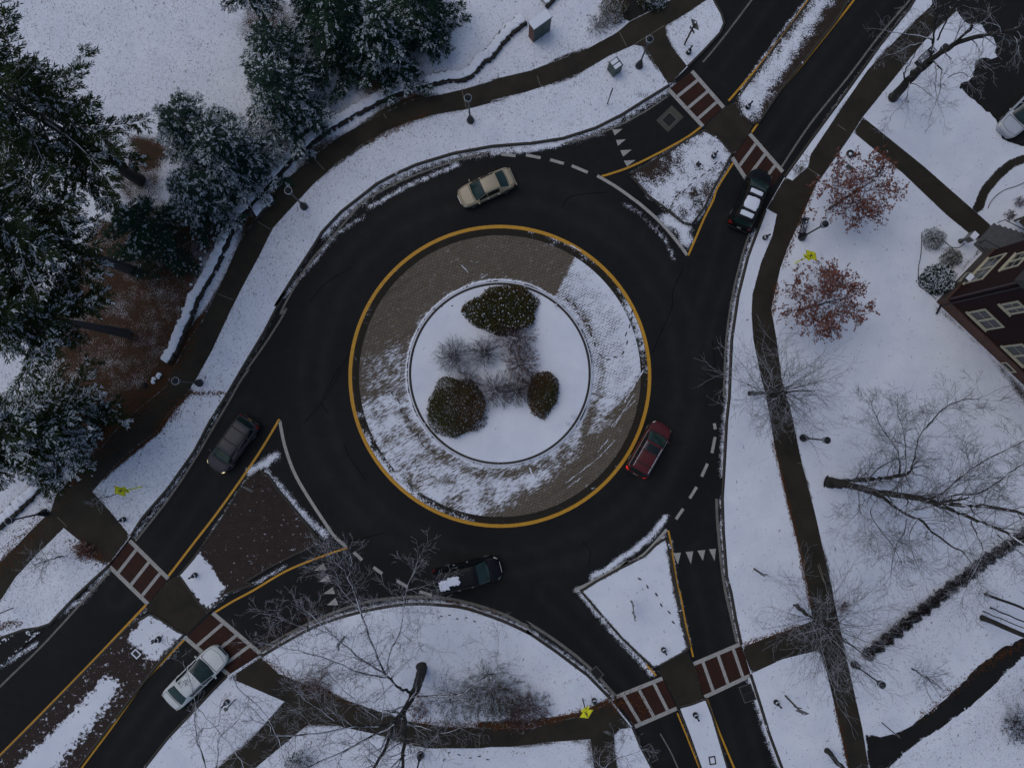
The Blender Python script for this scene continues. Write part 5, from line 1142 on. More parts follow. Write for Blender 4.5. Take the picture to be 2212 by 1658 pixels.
# tall forked tree at the bottom
limb_tree('bare_tree', B(1, 3, 1360, 885), [
    (g13("1362,880,0 1345,960,1.2 1310,1050,2.5 1280,1105,3.3"), .40, .27), (g13("1280,1105,3.3 1220,1215,5 1160,1290,6.4 1130,1330,7"), .22, .13),
    (g13("1290,1080,3 1235,1060,4.2 1190,1045,5 1090,950,6.8 1000,770,9 905,510,11 850,330,12.2 780,190,13.2"), .11, .03), (g13("780,190,13.2 720,90,14 600,0,14.8"), .03, .012), (g13("785,195,13.2 815,100,13.8 800,0,14.4"), .03, .012),
    (g13("1150,1300,6.5 1060,1330,7.2 830,1340,8.8 560,1392,10.4 230,1405,12 180,1320,12.6"), .10, .025), (g13("1225,1210,5 1228,1400,7.4 1212,1560,9.4 1200,1700,11"), .14, .09), (g13("1130,1330,7 1080,1500,8.8 980,1660,10.6 930,1750,11.6"), .12, .07),
    (g13("1285,1105,3.4 1500,1102,5.2 1670,1080,6.8 1760,1010,7.8 1850,950,8.6 1945,930,9.4"), .075, .02), (g13("1945,930,9.4 1940,800,10 1950,680,10.6"), .025, .01), (g13("1090,950,6.8 900,825,8.6 740,690,10.2 590,560,11.6 470,450,12.4"), .07, .02),
    (g13("700,650,10.6 560,590,11.4 390,560,12.2 260,505,13"), .035, .012), (g13("1080,960,7 880,920,8.4 620,815,10 410,760,11.4 90,690,13"), .06, .015), (g13("1135,1325,7 880,1465,8.6 690,1560,9.8 470,1650,11"), .09, .03),
    (g13("1090,940,7 1110,770,8.2 1190,600,9.4 1215,400,10.6 1240,285,11.2 1310,110,12"), .05, .012), (g13("1240,285,11.2 1300,280,11.4 1370,258,11.7"), .02, .01), (g13("1220,1310,5.4 1400,1350,6.6 1530,1385,7.4 1650,1345,8.2"), .05, .012), (g13("1550,1320,6.8 1440,1450,8 1330,1560,9"), .04, .015),
    (g13("1050,1290,7.4 1060,1190,7.8 1070,1080,8.2 1000,900,9.4"), .035, .012), (g13("1020,1275,7.6 900,1190,8.6 760,1060,9.8 600,900,11"), .045, .015), (g13("680,1290,9.4 560,1200,10.2 430,1110,11 340,1000,12"), .035, .012), (g13("800,1310,8.8 640,1200,10 510,1060,11.2"), .03, .012),
    (g13("1230,1560,9.4 1130,1650,10.4 1090,1760,11"), .06, .03), (g13("1380,770,8 1330,690,8.6 1330,520,9.4 1390,430,10"), .02, .01), (g13("870,420,11.6 740,290,12.6 700,150,13.2"), .025, .01)],
    'tall forked bare tree leaning over the bottom walk with snow lined limbs', 'tree', 12, .4, dict(k=(5, 5, 4), ang=(25, 60)), .42, 1.9)
# leaning tree top right
limb_tree('bare_tree', B(3, 0, 1195, 760), [
    (g30("1195,760,0 1270,680,1.6 1370,570,3.6 1480,470,5.6"), .36, .25), (g30("1480,470,5.6 1600,390,7 1700,330,8 1900,275,10 2050,250,11.2 2230,195,12.8"), .20, .10), (g30("1680,335,8 1790,230,9.4 1830,150,10.2 1915,30,11.4 1940,-60,12"), .10, .04),
    (g30("1490,440,5.8 1510,330,6.6 1450,290,7.2 1290,262,8 1150,240,8.8"), .09, .025), (g30("1500,440,5.8 1540,500,6.2 1575,540,6.6 1570,650,7.4 1540,780,8.2 1490,880,8.8"), .09, .02), (g30("1535,490,6.2 1535,600,6.8 1525,640,7.2 1545,760,8 1590,880,8.8"), .05, .015),
    (g30("1330,620,2.8 1310,740,3.6 1280,800,4.2 1200,880,5 1160,960,5.6"), .05, .012), (g30("1320,630,2.7 1420,680,3.8 1480,730,4.6"), .035, .012), (g30("1300,640,2.4 1285,570,3.4 1300,540,3.8 1360,440,5 1390,350,6"), .06, .02), (g30("1510,330,6.6 1530,180,8.2 1545,40,9.6 1545,-50,10.4"), .07, .03),
    (g30("1540,310,7 1600,180,8.4 1680,40,10 1710,-50,10.6"), .06, .03), (g30("1900,275,10 1890,400,10.4 1850,470,10.8 1790,560,11.4"), .035, .012), (g30("2040,260,11 2010,200,11.6 1900,160,12"), .03, .012), (g30("2000,262,10.8 2130,280,11.8 2170,390,12.4"), .05, .02), (g30("1430,330,7.2 1340,345,7.8 1250,400,8.2 1150,430,8.8"), .03, .01), (g30("1290,262,8 1400,100,8.6 1340,60,9"), .02, .01),
    (g30("1620,600,7 1720,560,8 1800,590,9 1850,500,10"), .03, .01)],
    'leaning bare tree with pale snowy boughs at the upper right corner', 'tree', 13, .35, dict(k=(5, 4, 3)), .60, 1.5)
def vase_tree(base, h, spread, label, seed, nl=22, lean=(0, 0), r0=.16, twig=1.5, k=(6, 5, 4), trunk_h=.22, every=.5):
    r = random.Random(seed); bx, by, bz = base; limbs = []
    top = Vector((bx + lean[0] * .3, by + lean[1] * .3, bz + h * trunk_h)); limbs.append(([(bx, by, bz - .1), ((bx + top.x) / 2, (by + top.y) / 2, bz + h * trunk_h * .5), tuple(top)], r0, r0 * .75))
    limbs.append(([tuple(top), (top.x + lean[0] * .4, top.y + lean[1] * .4, bz + h * .6), (top.x + lean[0] * .8, top.y + lean[1] * .8, bz + h)], r0 * .6, .02))
    for i in range(nl):
        a = i * 2.4 + r.uniform(-.3, .3); f = i / nl; z0 = bz + h * (trunk_h + .38 * f); a += r.uniform(-.35, .35); s = spread * r.uniform(.5, 1.08) * (1 - .45 * f); e = h * r.uniform(.24, .42) * (1 - .3 * f)
        o = top + Vector((lean[0] * .4 * f, lean[1] * .4 * f, h * .38 * f)); x, y = math.cos(a), math.sin(a)
        limbs.append(([tuple(o), (o.x + x * s * .4, o.y + y * s * .4, o.z + e * .45), (o.x + x * s * .8, o.y + y * s * .8, o.z + e * .85), (o.x + x * s, o.y + y * s, o.z + e)], r0 * .17, .010))
    return limb_tree('bare_tree', base, limbs, label, 'tree', seed, r0, dict(k=k, max=2, ang=(20, 50)), every, twig)
vase_tree(B(3, 1, 95, 1612), 9.5, 4.2, 'vase shaped bare tree arching over the right walk with its trunk in the verge', 21, 27, (1.1, 0), .17, 2.1, (6, 5, 4), .2, .42)
vase_tree(B(3, 3, 445, 402), 9.5, 5.0, 'vase shaped bare tree over the junction of the lower right walks', 22, 27, (.9, -.8), .17, 2.1, (6, 5, 4), .2, .42)
vase_tree(B(3, 3, 1345, 888), 3.8, 1.5, 'small bare sapling between the hedge and the wet black drive', 23, 16, (.1, -.1), .06, .7, (5, 4, 3), .25, .35)
vase_tree(B(0, 2, 897, 970), 3.0, .9, 'slim bare sapling beside the left yellow crossing sign', 24, 9, (0, 0), .03, .5, (4, 3, 2), .4, .35)
vase_tree(B(0, 2, 480, 1440), 3.6, 1.5, 'low bare sapling with brown leaves around it left of the left crossing', 25, 12, (0, 0), .06, .8, (5, 4, 3), .3, .35)
vase_tree(B(3, 3, 690, 1522), 9, 2.6, 'bare tree with a thick stub of trunk at the bottom edge beside the right walk', 26, 12, (.6, -.7), .20, 1.1, (4, 3, 2), .3, .6)
for i, (x, y, h, r0, lb) in enumerate(((1890, 500, 12, .20, 'thickest of the bare trunks leaning out at the right edge'), (1910, 318, 12, .11, 'upper slim bare trunk at the right edge below the hedge'), (1950, 425, 9, .06, 'thin bare stem in the middle of the right edge group'), (1898, 448, 9, .045, 'thinnest bare stem just above the thick right edge trunk'))):
    vase_tree(B(3, 3, x, y), h, 2.6 if i < 2 else 1.2, lb, 30 + i, 10, (.8, -.2), r0, 1.1, (4, 3, 2), .62, .6)
b = P(*V("1288,1735")[0], .12)
limb_tree('bare_tree', (b.x, b.y, .12), [([(b.x, b.y, .1), (b.x - .1, b.y + .3, 1.6), (b.x - .2, b.y + .8, 3)], .14, .11), (g23("900,1680,3.4 880,1645,3.8 960,1570,4.6 1010,1480,5.2 1060,1390,5.8"), .05, .012), (g23("880,1650,3.8 840,1640,4.2 780,1590,5"), .04, .012), (g23("940,1590,4.4 1070,1550,5 1180,1510,5.6"), .03, .01), (g23("940,1580,4.4 950,1480,5 940,1380,5.6"), .03, .01), (g23("840,1640,4.2 830,1590,4.6 845,1540,5"), .02, .01)],
          'bare tree reaching up from the bottom edge over the small snow tongue', 'tree', 41, .14, dict(k=(4, 4, 3)), .4, 1.0)
b = P(*V("440,1745")[0], .12)
limb_tree('bare_tree', (b.x, b.y, .12), [([(b.x, b.y, .1), (b.x, b.y + .4, 1.8), (b.x + .1, b.y + .9, 3.4)], .15, .12), (g03("1600,1720,3.8 1560,1560,5.2 1520,1440,6.2 1500,1280,7.4 1510,1180,8.2 1470,1000,9.4"), .07, .02), (g03("1520,1450,6.2 1560,1360,7 1680,1330,7.8 1700,1180,8.8"), .045, .015), (g03("1650,1730,3.8 1680,1560,5.4 1690,1430,6.4 1820,1300,7.6 1900,1180,8.6"), .06, .015),
          (g03("1510,1180,8.2 1560,1240,8.6 1720,1420,9.4 1860,1600,10 1900,1720,10.4"), .04, .015), (g03("1790,950,9.6 1850,1060,9.2 2000,1190,8.8 2100,1330,8.4 2180,1560,7.8 2211,1700,7"), .05, .02), (g03("1470,1000,9.4 1420,860,10.2 1380,760,11"), .02, .01), (g03("2110,1340,8.4 1980,1300,9 1880,1240,9.6"), .03, .01)],
          'bare tree at the lower left with white limbs crossing the white sedan', 'tree', 42, .15, dict(k=(5, 4, 3)), .5, 1.3)

# ---- leaf and needle crowns
def blades(Pn, D, L, Wd, seed, upbias=1.0, midf=.55):
    r = np.random.default_rng(seed); n = len(Pn); D = D / np.maximum(np.linalg.norm(D, axis=1, keepdims=True), 1e-9)
    up = np.array([0, 0, upbias]) + r.normal(0, .55, (n, 3)); S = np.cross(D, up); S /= np.maximum(np.linalg.norm(S, axis=1, keepdims=True), 1e-9)
    L = np.broadcast_to(L, (n,))[:, None]; Wd = np.broadcast_to(Wd, (n,))[:, None]
    v = np.stack([Pn, Pn + D * L * midf + S * Wd / 2, Pn + D * L, Pn + D * L * midf - S * Wd / 2], 1).reshape(-1, 3)
    return v, np.arange(4 * n).reshape(n, 4)
def leafmat(name, c1, c2, scale=1.2, rough=.65):
    m = NT(name); n = m.noise(scale, 4); n2 = m.noise(12, 2)
    return m.done(m.mix(m.math('ADD', m.math('MULTIPLY', n, .75), m.math('MULTIPLY', n2, .25)), c1, c2), rough, spec=.06)
M_NEED = leafmat('dark needles', (.009, .022, .014), (.028, .060, .036)); M_NEEDY = leafmat('olive needles', (.011, .019, .008), (.034, .050, .018)); M_NEEDB = leafmat('blue green needles', (.011, .027, .020), (.034, .068, .048))
M_FLAKE = NT('snow on needles'); M_FLAKE = M_FLAKE.done(M_FLAKE.mix(M_FLAKE.noise(4, 3), (.36, .40, .44), (.60, .64, .69)), .8)
def conifer(base, h, R, label, seed, z0=.6, snow=.3, needles=None, dens=1.0, droop=.12, power=.8, trunk_r=.2, lean=(0, 0), bl=(.16, .30), bw=.055, name='conifer_tree', spray=(.45, .95), rough=.35):
    r = np.random.default_rng(seed); t = thing(name, base, label, 'tree'); bx, by, bz = base
    tt = Tubes(); n = 7; tt.add([(bx + lean[0] * f, by + lean[1] * f, bz - .1 + h * f) for f in np.linspace(0, 1, n)], [trunk_r * (1.15 - 1.08 * f) for f in np.linspace(0, 1, n)], 9, 0)
    nb = int((h - z0) * 9 * dens); Pn, D, S = [], [], []; az = r.uniform(0, 6.28)
    for i in range(nb):
        f = (i + .5 + r.uniform(-.4, .4)) / nb; z = z0 + (h - z0) * f; az += 2.39996 + r.normal(0, .7)
        if z0 > 3: Lb = R * min(1, .55 + 2.6 * f) * ((1 - f) ** power)
        else: Lb = R * ((1 - f) ** power)
        Lb = max(Lb * r.uniform(1 - rough * 1.4, 1 + rough * .55), .12) + .22
        rise = .28 * f - droop + r.normal(0, .07); bend = r.normal(0, .18); k = 8; s = np.linspace(0, 1, k); o = np.array([bx + lean[0] * z / h, by + lean[1] * z / h, bz + z])
        def at(u):
            a = az + bend * u; return o + np.stack([np.cos(a) * Lb * u, np.sin(a) * Lb * u, Lb * (rise * u - droop * u * u) + .14 * Lb * u ** 3], -1)
        tt.add([tuple(p) for p in at(s)], [max(.030 * Lb / 2.5 * (1 - .85 * q), .007) for q in s], 4, 1 if z0 > 3 and r.random() < .35 else 0)
        ns = max(5, int(Lb * 7.5)); us = np.clip(np.linspace(.22, 1.0, ns) + r.normal(0, .03, ns), .1, 1.0); us = np.r_[us, 1.0]
        sides = np.where(np.arange(ns + 1) % 2, 1, -1)
        for j, u in enumerate(us):
            sl = r.uniform(*spray) * (1.1 - .45 * u) * min(1.0, .45 + Lb / 4); ang = az + bend * u + (sides[j] * r.uniform(.55, 1.05) if j < ns else r.normal(0, .1)); p0 = at(np.array([u]))[0]
            m = int(12 + 20 * sl); v = np.sort(r.random(m)) ** .9; d0 = np.array([math.cos(ang), math.sin(ang), r.normal(-.22, .10)]); c = p0 + d0 * (v * sl)[:, None]; c[:, 2] -= .12 * v * v * sl
            sd = np.where(np.arange(m) % 2, 1, -1); a2 = ang + sd * r.uniform(.25, .75, m); Pn.append(c + r.normal(0, .012, (m, 3))); D.append(np.c_[np.cos(a2), np.sin(a2), r.normal(-.15, .22, m)])
            cl = .5 + .5 * math.sin(1.3 * p0[0] + .8 * p0[2] + seed) * math.sin(1.2 * p0[1] - .6 * p0[2] + 2 * seed); hit = r.random() < snow * 1.15 * (.35 + 1.3 * cl) * (.45 + .7 * u)
            S.append(r.random(m) < ((.15 + .60 * v) if hit else .02))
    Pn, D, S = np.vstack(Pn), np.vstack(D), np.concatenate(S); m = len(Pn); Lb = r.uniform(*bl, m); w = r.uniform(.7, 1.3, m) * bw
    v1, f1 = blades(Pn, D, Lb, w, seed)
    q = np.where(S)[0]; v2, f2 = blades(Pn[q] + np.array([0, 0, .03]), D[q], Lb[q] * .85, w[q] * 1.15, seed + 1, 3.)
    tt.build('trunk', [M_PBARK, M_BARKS], t, base)
    V3 = np.vstack([v1, v2]) - np.array(base); mi = np.r_[np.zeros(len(f1), int), np.ones(len(f2), int)]
    mesh_np('crown', V3, [np.vstack([f1, f2 + len(v1)])], [needles or M_NEED, M_FLAKE], mi, t)
    return t
def cb(k): u, v, _ = conifers[k]; p = P(u, v, .12); return (p.x, p.y, .12)
def cuv(u, v): p = P(u, v, .12); return (p.x, p.y, .12)
PN = dict(name='pine_tree', bl=(.18, .34), bw=.06, spray=(.6, 1.2), rough=.6)
conifer(cb('p1'), 21, 6.3, 'tall dark pine at the upper left leaning out from a bare grey trunk', 1, 9.2, .16, M_NEEDY, .8, .06, .62, .42, **PN)
conifer(cb('p2'), 20, 4.6, 'snow dusted pine at the left edge with its long bare trunk rising over brown needles', 2, 11.2, .30, M_NEEDY, 1.05, .05, .6, .36, **PN)
conifer(cb('p3'), 18, 4.0, 'pine at the left edge with the lowest dim trunk over brown needles', 3, 9.4, .30, M_NEEDY, 1.05, .05, .6, .32, **PN)
conifer(cuv(215, 905), 13, 4.0, 'broad snowy pine above the left walk covering the end of the stone wall', 4, 3.2, .45, M_NEEDY, 1.05, .06, .6, .25, **PN)
conifer(cuv(110, 960), 12, 4.0, 'olive green pine in the lower left mass of needles at the frame edge', 14, 3.2, .30, M_NEEDY, 1.0, .06, .6, .25, **PN)
conifer(cuv(532, 362), 8.6, 3.45, 'feathery snow flecked conifer nearest the bend of the stone wall', 5, .5, .55, M_NEEDB, 1.15, .15, .66)
conifer(cuv(468, 330), 8.2, 3.5, 'feathery snow flecked conifer farthest out over the open snow', 18, .5, .55, M_NEEDB, 1.1, .15, .68)
conifer(cuv(645, 254), 8.6, 3.25, 'feathery conifer right of the bend with fine snow on its tips', 6, .5, .40, M_NEEDB, 1.15, .15, .68)
conifer(cuv(628, 170), 7.6, 3.0, 'slim grey green conifer behind the one right of the bend', 19, .5, .35, M_NEEDB, 1.0, .14, .7)
conifer(cuv(845, 136), 8.4, 3.3, 'dense conifer nearest the walk left of the open snow at the top', 7, .4, .42, M_NEED, 1.15, .17, .7)
conifer(cuv(775, 120), 9.5, 3.5, 'darker conifer behind the others at the top edge', 8, .5, .16, M_NEED, 1.1, .14, .72)
conifer(cuv(920, 70), 7.6, 2.9, 'dark green conifer at the top edge beside the open snow', 9, .4, .15, M_NEED, 1.15, .16, .72)
conifer(cuv(352, 515), 6.6, 3.1, 'low dark conifer beside the foot of the leaning pine', 10, .5, .09, M_NEED, 1.1, .13, .65)
conifer(cuv(466, 452), 7.0, 2.7, 'snow flecked conifer standing against the stone wall left of the bend', 15, .4, .50, M_NEEDB, 1.15, .15, .68)
conifer(cb('c8'), 10.5, 2.6, 'conifer at the top edge with a dark bare trunk over brown needles', 16, 5.0, .35, M_NEED, 1.0, .10, .65, .28)
conifer(cuv(712, 40), 9, 2.8, 'dark conifer half hidden at the top edge between taller ones', 17, .5, .12, M_NEED, 1.0, .14, .72)
p = P(395, 620, .12)

M_RLEAF = leafmat('russet leaves', (.088, .030, .021), (.25, .100, .070), 3., .7)
def leafy_tree(base, h, R, label, seed, nleaf=2600, lean=(0, 0)):
    r = random.Random(seed); t = thing('red_leaf_tree', base, label, 'tree'); tt, tw = Tubes(), Tubes(); tips = []; bx, by, bz = base
    c = dict(CFG); c.update(k=(7, 6, 5), max=3, wob=.12, ratio=(.45, .7), rmin=.009)
    tt.add([(bx + lean[0] * f, by + lean[1] * f, bz - .1 + h * .8 * f) for f in (0, .25, .5, .75, 1)], [.13, .10, .075, .05, .025], 7, 0)
    for i in range(20):
        f = .22 + .75 * i / 20; o = Vector((bx + lean[0] * f, by + lean[1] * f, bz + h * .8 * f)); a = i * 2.4 + r.uniform(-.3, .3); e = r.uniform(.15, .6)
        grow(tw, r, o, Vector((math.cos(a), math.sin(a), e)).normalized(), R * (1.05 - .5 * f) * r.uniform(.7, 1.05), .035, 1, c, tips)
    tt.build('trunk', [M_BARK], t, base); tw.build('branches', [M_BARK, M_TWIG], t, base)
    rn = np.random.default_rng(seed); pick = rn.integers(0, len(tips), nleaf); Pn = np.array([tips[i][0] for i in pick]) + rn.normal(0, .05, (nleaf, 3)); D = np.array([tips[i][1] for i in pick]) + rn.normal(0, .7, (nleaf, 3)); D[:, 2] -= .3
    v, f = blades(Pn, D, rn.uniform(.12, .23, nleaf), rn.uniform(.08, .14, nleaf), seed, 1.2, .5); q = rn.random(nleaf) < .05
    mesh_np('leaves', v - np.array(base), [f], [M_RLEAF, M_FLAKE], q.astype(int), t); return t
leafy_tree(B(3, 1, 712, 185), 6.8, 2.9, 'russet leaved small tree beside the house path, the upper of the red pair', 51, 3700, (1.0, .7))
leafy_tree(B(3, 1, 468, 972), 7.4, 3.1, 'russet leaved small tree below the yellow sign, the lower of the red pair', 52, 4500, (.8, .1))

M_LEAFE = leafmat('evergreen leaves', (.020, .022, .0065), (.078, .068, .024), 1.6); M_LEAFR = leafmat('bronzed evergreen leaves', (.034, .019, .008), (.105, .062, .026), 2.); M_LEAFG = leafmat('grey green leaves', (.045, .045, .026), (.125, .118, .078), 2.)
M_LEAFD = leafmat('deep green leaves', (.006, .014, .010), (.024, .040, .028), 2.); M_LEAFP = leafmat('dull pink leaves', (.075, .036, .030), (.20, .105, .088), 2.); M_LEAFB = leafmat('brown hedge leaves', (.008, .005, .0045), (.028, .015, .012), 2.)
def mound(base, rx, ry, h, label, seed, n, mats, mix, flake, cat='shrub', name='evergreen_shrub', rz=0., group=None, leaf=(.07, .15), shell=.5, lob=.16, flakedir=0.):
    r = np.random.default_rng(seed); t = thing(name, base, label, cat, group, rz)
    u = r.random(n); a = r.uniform(0, 2 * np.pi, n); z = u ** .85; rad = np.sqrt(np.clip(1 - z * z, 0, 1)); s = 1 - shell * r.random(n) ** 2
    ph = r.uniform(0, 6.28, 4); lobe = 1 + lob * (np.sin(3 * a + ph[0]) * .5 + np.sin(5 * a + ph[1]) * .35 + np.sin(7 * a + 4 * z + ph[2]) * .4) + lob * .5 * np.sin(9 * z + 4 * a + ph[3])
    Nn = np.c_[rad * np.cos(a), rad * np.sin(a), z]; Pn = Nn * (s * lobe)[:, None] * np.array([rx, ry, h]); Pn[:, 2] = np.maximum(Pn[:, 2], .05)
    D = Nn * np.array([1, 1, .6]) + r.normal(0, .65, (n, 3)); v, f = blades(Pn, D, r.uniform(*leaf, n), r.uniform(.55, .9, n) * leaf[1] * .75, seed, 1.4, .5)
    far = r.random(n) < .06; Pn[far] *= r.uniform(1.0, 1.13, far.sum())[:, None]; v.reshape(-1, 4, 3)[far] += (Nn[far] * r.uniform(.04, .16, far.sum())[:, None])[:, None, :]
    cl = np.sin(2.3 * Pn[:, 0] / rx + ph[0]) + np.sin(2.9 * Pn[:, 1] / ry + ph[1]) + r.normal(0, .8, n)
    mi = np.where(cl > mix, 1, 0); fl = (r.random(n) < flake * np.clip(.5 + .5 * z + flakedir * Nn[:, 0], 0, 1.6)); mi = np.where(fl, 2, mi); v[np.repeat(fl, 4), 2] += .03
    st = Tubes()
    for i in range(22):
        q = Nn[i] * .8 * np.array([rx, ry, h]); st.add([(0, 0, 0), tuple(q * .5 + np.array([0, 0, .1])), tuple(q)], [.03, .02, .008], 4, 0)
    st.build('stems', [M_TWIG], t, (0, 0, 0)); mesh_np('foliage', v, [f], [mats[0], mats[1], M_FLAKE], mi, t); return t
zc = lambda x, y, z=.2: (lambda p: (p.x, p.y, z))(P(*NZ(1040, 680, 4.144, x, y), z))
kk = 0.00753
mound(zc(775, 320, .2), 360 * kk, 235 * kk, 1.45, 'wide evergreen shrub at the top of the planted circle', 61, 13000, (M_LEAFE, M_LEAFR), .75, .07, rz=.12, leaf=(.08, .17), lob=.11)
mound(zc(310, 1305, .2), 295 * kk, 300 * kk, 1.5, 'round evergreen shrub at the lower left of the planted circle', 62, 13000, (M_LEAFE, M_LEAFR), .7, .03, rz=-.7, leaf=(.07, .13), flakedir=.6, lob=.10)
mound(zc(1180, 1165, .2), 150 * kk, 235 * kk, 1.3, 'narrow bronzed evergreen shrub at the right of the planted circle', 63, 7500, (M_LEAFR, M_LEAFE), .5, .02, rz=-.15, leaf=(.06, .12), lob=.08)
def twig_shrub(base, R, h, label, seed, n=46,  leaf=0, mat=None, off=(0, 0), group=None, cat='shrub', lm=None, nm='twiggy_shrub'):
    r = random.Random(seed); t = thing(nm, base, label, cat, group); tw = Tubes(); tips = []
    c = dict(CFG); c.update(k=(5, 4), max=3, wob=.09, up=.0, ratio=(.40, .62), ang=(14, 38), rmin=.0055, mats=(0, 0, 0, 0), t0=.3)
    for i in range(n):
        a = i * 2.39996; f = math.sqrt((i + .5) / n); d = Vector((math.cos(a) * R * f + off[0], math.sin(a) * R * f + off[1], h * (1.05 - .62 * f * f)))
        grow(tw, r, Vector((d.x * .22 + r.gauss(0, .05), d.y * .22 + r.gauss(0, .05), .05)), d.normalized(), d.length * r.uniform(.70, .98), .011, 1, c, tips)
    tw.build('twigs', [mat or M_TWIGP], t, (0, 0, 0))
    if leaf:
        rn = np.random.default_rng(seed); pk = rn.integers(0, len(tips), leaf); Pn = np.array([tips[i][0] for i in pk]) + rn.normal(0, .04, (leaf, 3)); D = rn.normal(0, 1, (leaf, 3))
        v, f = blades(Pn, D, rn.uniform(.05, .10, leaf), rn.uniform(.04, .07, leaf), seed, 1.2, .5); mesh_np('leaves', v, [f], [lm or M_LEAFP, M_FLAKE], (rn.random(leaf) < .12).astype(int), t)
    return t
twig_shrub(zc(285, 790), 1.22, 1.28, 'grey bare shrub at the left of the planted circle', 71, 116, 0, M_TWIG)
twig_shrub(zc(590, 750), 1.12, 1.28, 'grey bare shrub second from the left in the planted circle', 72, 104, 0, M_TWIG)
twig_shrub(zc(900, 600), 1.35, 1.20, 'hazy pinkish shrub under the wide evergreen', 73, 96, 700, M_TWIGP)
twig_shrub(zc(955, 850), 1.2, 1.11, 'red berried shrub at the right of the bare group', 74, 76, 1300, M_TWIGP)
twig_shrub(zc(430, 1035), 0.85, 0.94, 'small pinkish shrub touching the lower left evergreen', 75, 60, 260, M_TWIGP)
twig_shrub(zc(695, 1130), 1.2, 1.20, 'bare shrub in the middle of the lower row of the planted circle', 76, 100, 100, M_TWIGP)
twig_shrub(zc(925, 1135), 1.0, 1.11, 'bare shrub beside the narrow bronzed evergreen', 77, 88, 120, M_TWIGP)
twig_shrub(zc(1075, 1075), 0.8, 0.94, 'hazy shrub tucked behind the narrow bronzed evergreen', 78, 54, 300, M_TWIGP)
# shrubs elsewhere
mound(B(3, 1, 1500, 425), .86, .86, 1.0, 'grey rounded shrub nearest the path to the house', 81, 2200, (M_LEAFG, M_TWIG), 1.2, .26, leaf=(.05, .09), lob=.1)
mound(B(3, 1, 1632, 572), .80, .72, 1.0, 'yellowish grey shrub between the grey and the white flecked one', 82, 1800, (M_LEAFG, M_LEAFE), .7, .18, leaf=(.05, .10))
mound(B(3, 1, 1530, 735), 1.28, 1.12, 1.2, 'deep green shrub loaded with snow at the house corner', 83, 2400, (M_LEAFD, M_LEAFE), 2.2, .52, leaf=(.12, .20), lob=.1)
mound(B(2, 0, 935, 95), 1.05, 1.15, 1.2, 'brown and yellow shrub at the top beside the driveway', 84, 2800, (M_LEAFG, M_LEAFR), .4, .14, leaf=(.06, .11))
twig_shrub(B(2, 0, 815, 205), .75, .55, 'low grey shrub left of the brown and yellow one', 85, 36, 260, M_TWIGP, lm=M_LEAFG)
mound(B(2, 0, 1240, 10), 1.2, .9, 1.1, 'dark shrub cut by the top edge beside the driveway', 86, 2200, (M_LEAFD, M_LEAFE), .8, .14, leaf=(.06, .11))
twig_shrub(B(1, 3, 1900, 1050), 1.75, 1.9, 'large olive grey bush on the lower lawn', 87, 90, 4200, M_TWIGP, lm=M_LEAFG)
twig_shrub(B(2, 3, 320, 1175), 1.15, 1.1, 'pinkish bush with a snowy middle at the right of the lower lawn', 88, 60, 1100, M_TWIGP)
twig_shrub(B(1, 3, 2090, 1200), 1.25, 1.1, 'pinkish bush between the olive bush and the snowy one', 89, 60, 1100, M_TWIGP)
twig_shrub(B(1, 3, 1600, 1120), 1.5, 1.0, 'thin brown brush left of the olive bush', 90, 60, 600, M_TWIG, lm=M_LEAFB)
twig_shrub(B(1, 3, 560, 985), .95, .7, 'small rusty bush on the left tip of the lower lawn', 91, 40, 700, M_TWIGP, lm=M_RLEAF)
twig_shrub(B(1, 3, 1340, 1185), .75, .6, 'small rusty bush at the foot of the forked tree', 92, 34, 500, M_TWIGP, lm=M_RLEAF)
twig_shrub(B(1, 3, 420, 1590), .7, 1.2, 'dark stump like bush at the bottom left walk', 93, 30, 900, M_TWIG, lm=M_LEAFB)
twig_shrub(B(0, 2, 650, 1400), .6, .4, 'rusty leaf tuft beside the left crossing', 94, 30, 900, M_TWIGP, lm=M_RLEAF)
twig_shrub(B(3, 0, 2165, 1560), .35, .4, 'little red tuft in the house garden, nearer the curved path', 95, 22, 160, M_TWIGP); twig_shrub(B(3, 1, 2090, 240), .35, .4, 'little red tuft in the house garden, nearer the steps', 96, 22, 160, M_TWIGP)
twig_shrub(B(3, 3, 810, 410), .35, .35, 'small rusty tuft beside the lower right walk', 97, 22, 300, M_TWIGP, lm=M_RLEAF)
twig_shrub(B(3, 3, 2130, 1300), 1.1, 1.3, 'dark brown bush at the lower right corner', 98, 50, 1800, M_TWIG, lm=M_LEAFB)
# clipped hedge: one bush after another
hl = resample(G(T(3, 3, "965,790 1100,690 1200,610 1300,520 1420,430 1530,340 1640,250 1740,185 1830,100 1960,10 2110,-90 2260,-190")), .01); acc = np.concatenate([[0], np.cumsum(np.linalg.norm(np.diff(hl, axis=0), axis=1))]); nh = 18
hl0 = None
for i in range(nh):
    q = hl[int(np.searchsorted(acc, acc[-1] * (i + .4) / nh))]
    lb = 'clipped brown hedge bush in the diagonal row on the right lawn'
    if i < 2:
        o = mound((q[0], q[1], .12), .44, .44, .85, lb, 110 + i, 1200, (M_LEAFB, M_LEAFD), 1.0, .03, 'hedge bush', 'hedge_bush', 0, 'bushes of the clipped diagonal hedge', leaf=(.05, .09), lob=.12, flakedir=.9)
        hl0 = (hl0 or []) + [o]
    else: dup(hl0[i % 2], (q[0], q[1], .12), random.Random(i).uniform(-.8, .8), lb, 'bushes of the clipped diagonal hedge')

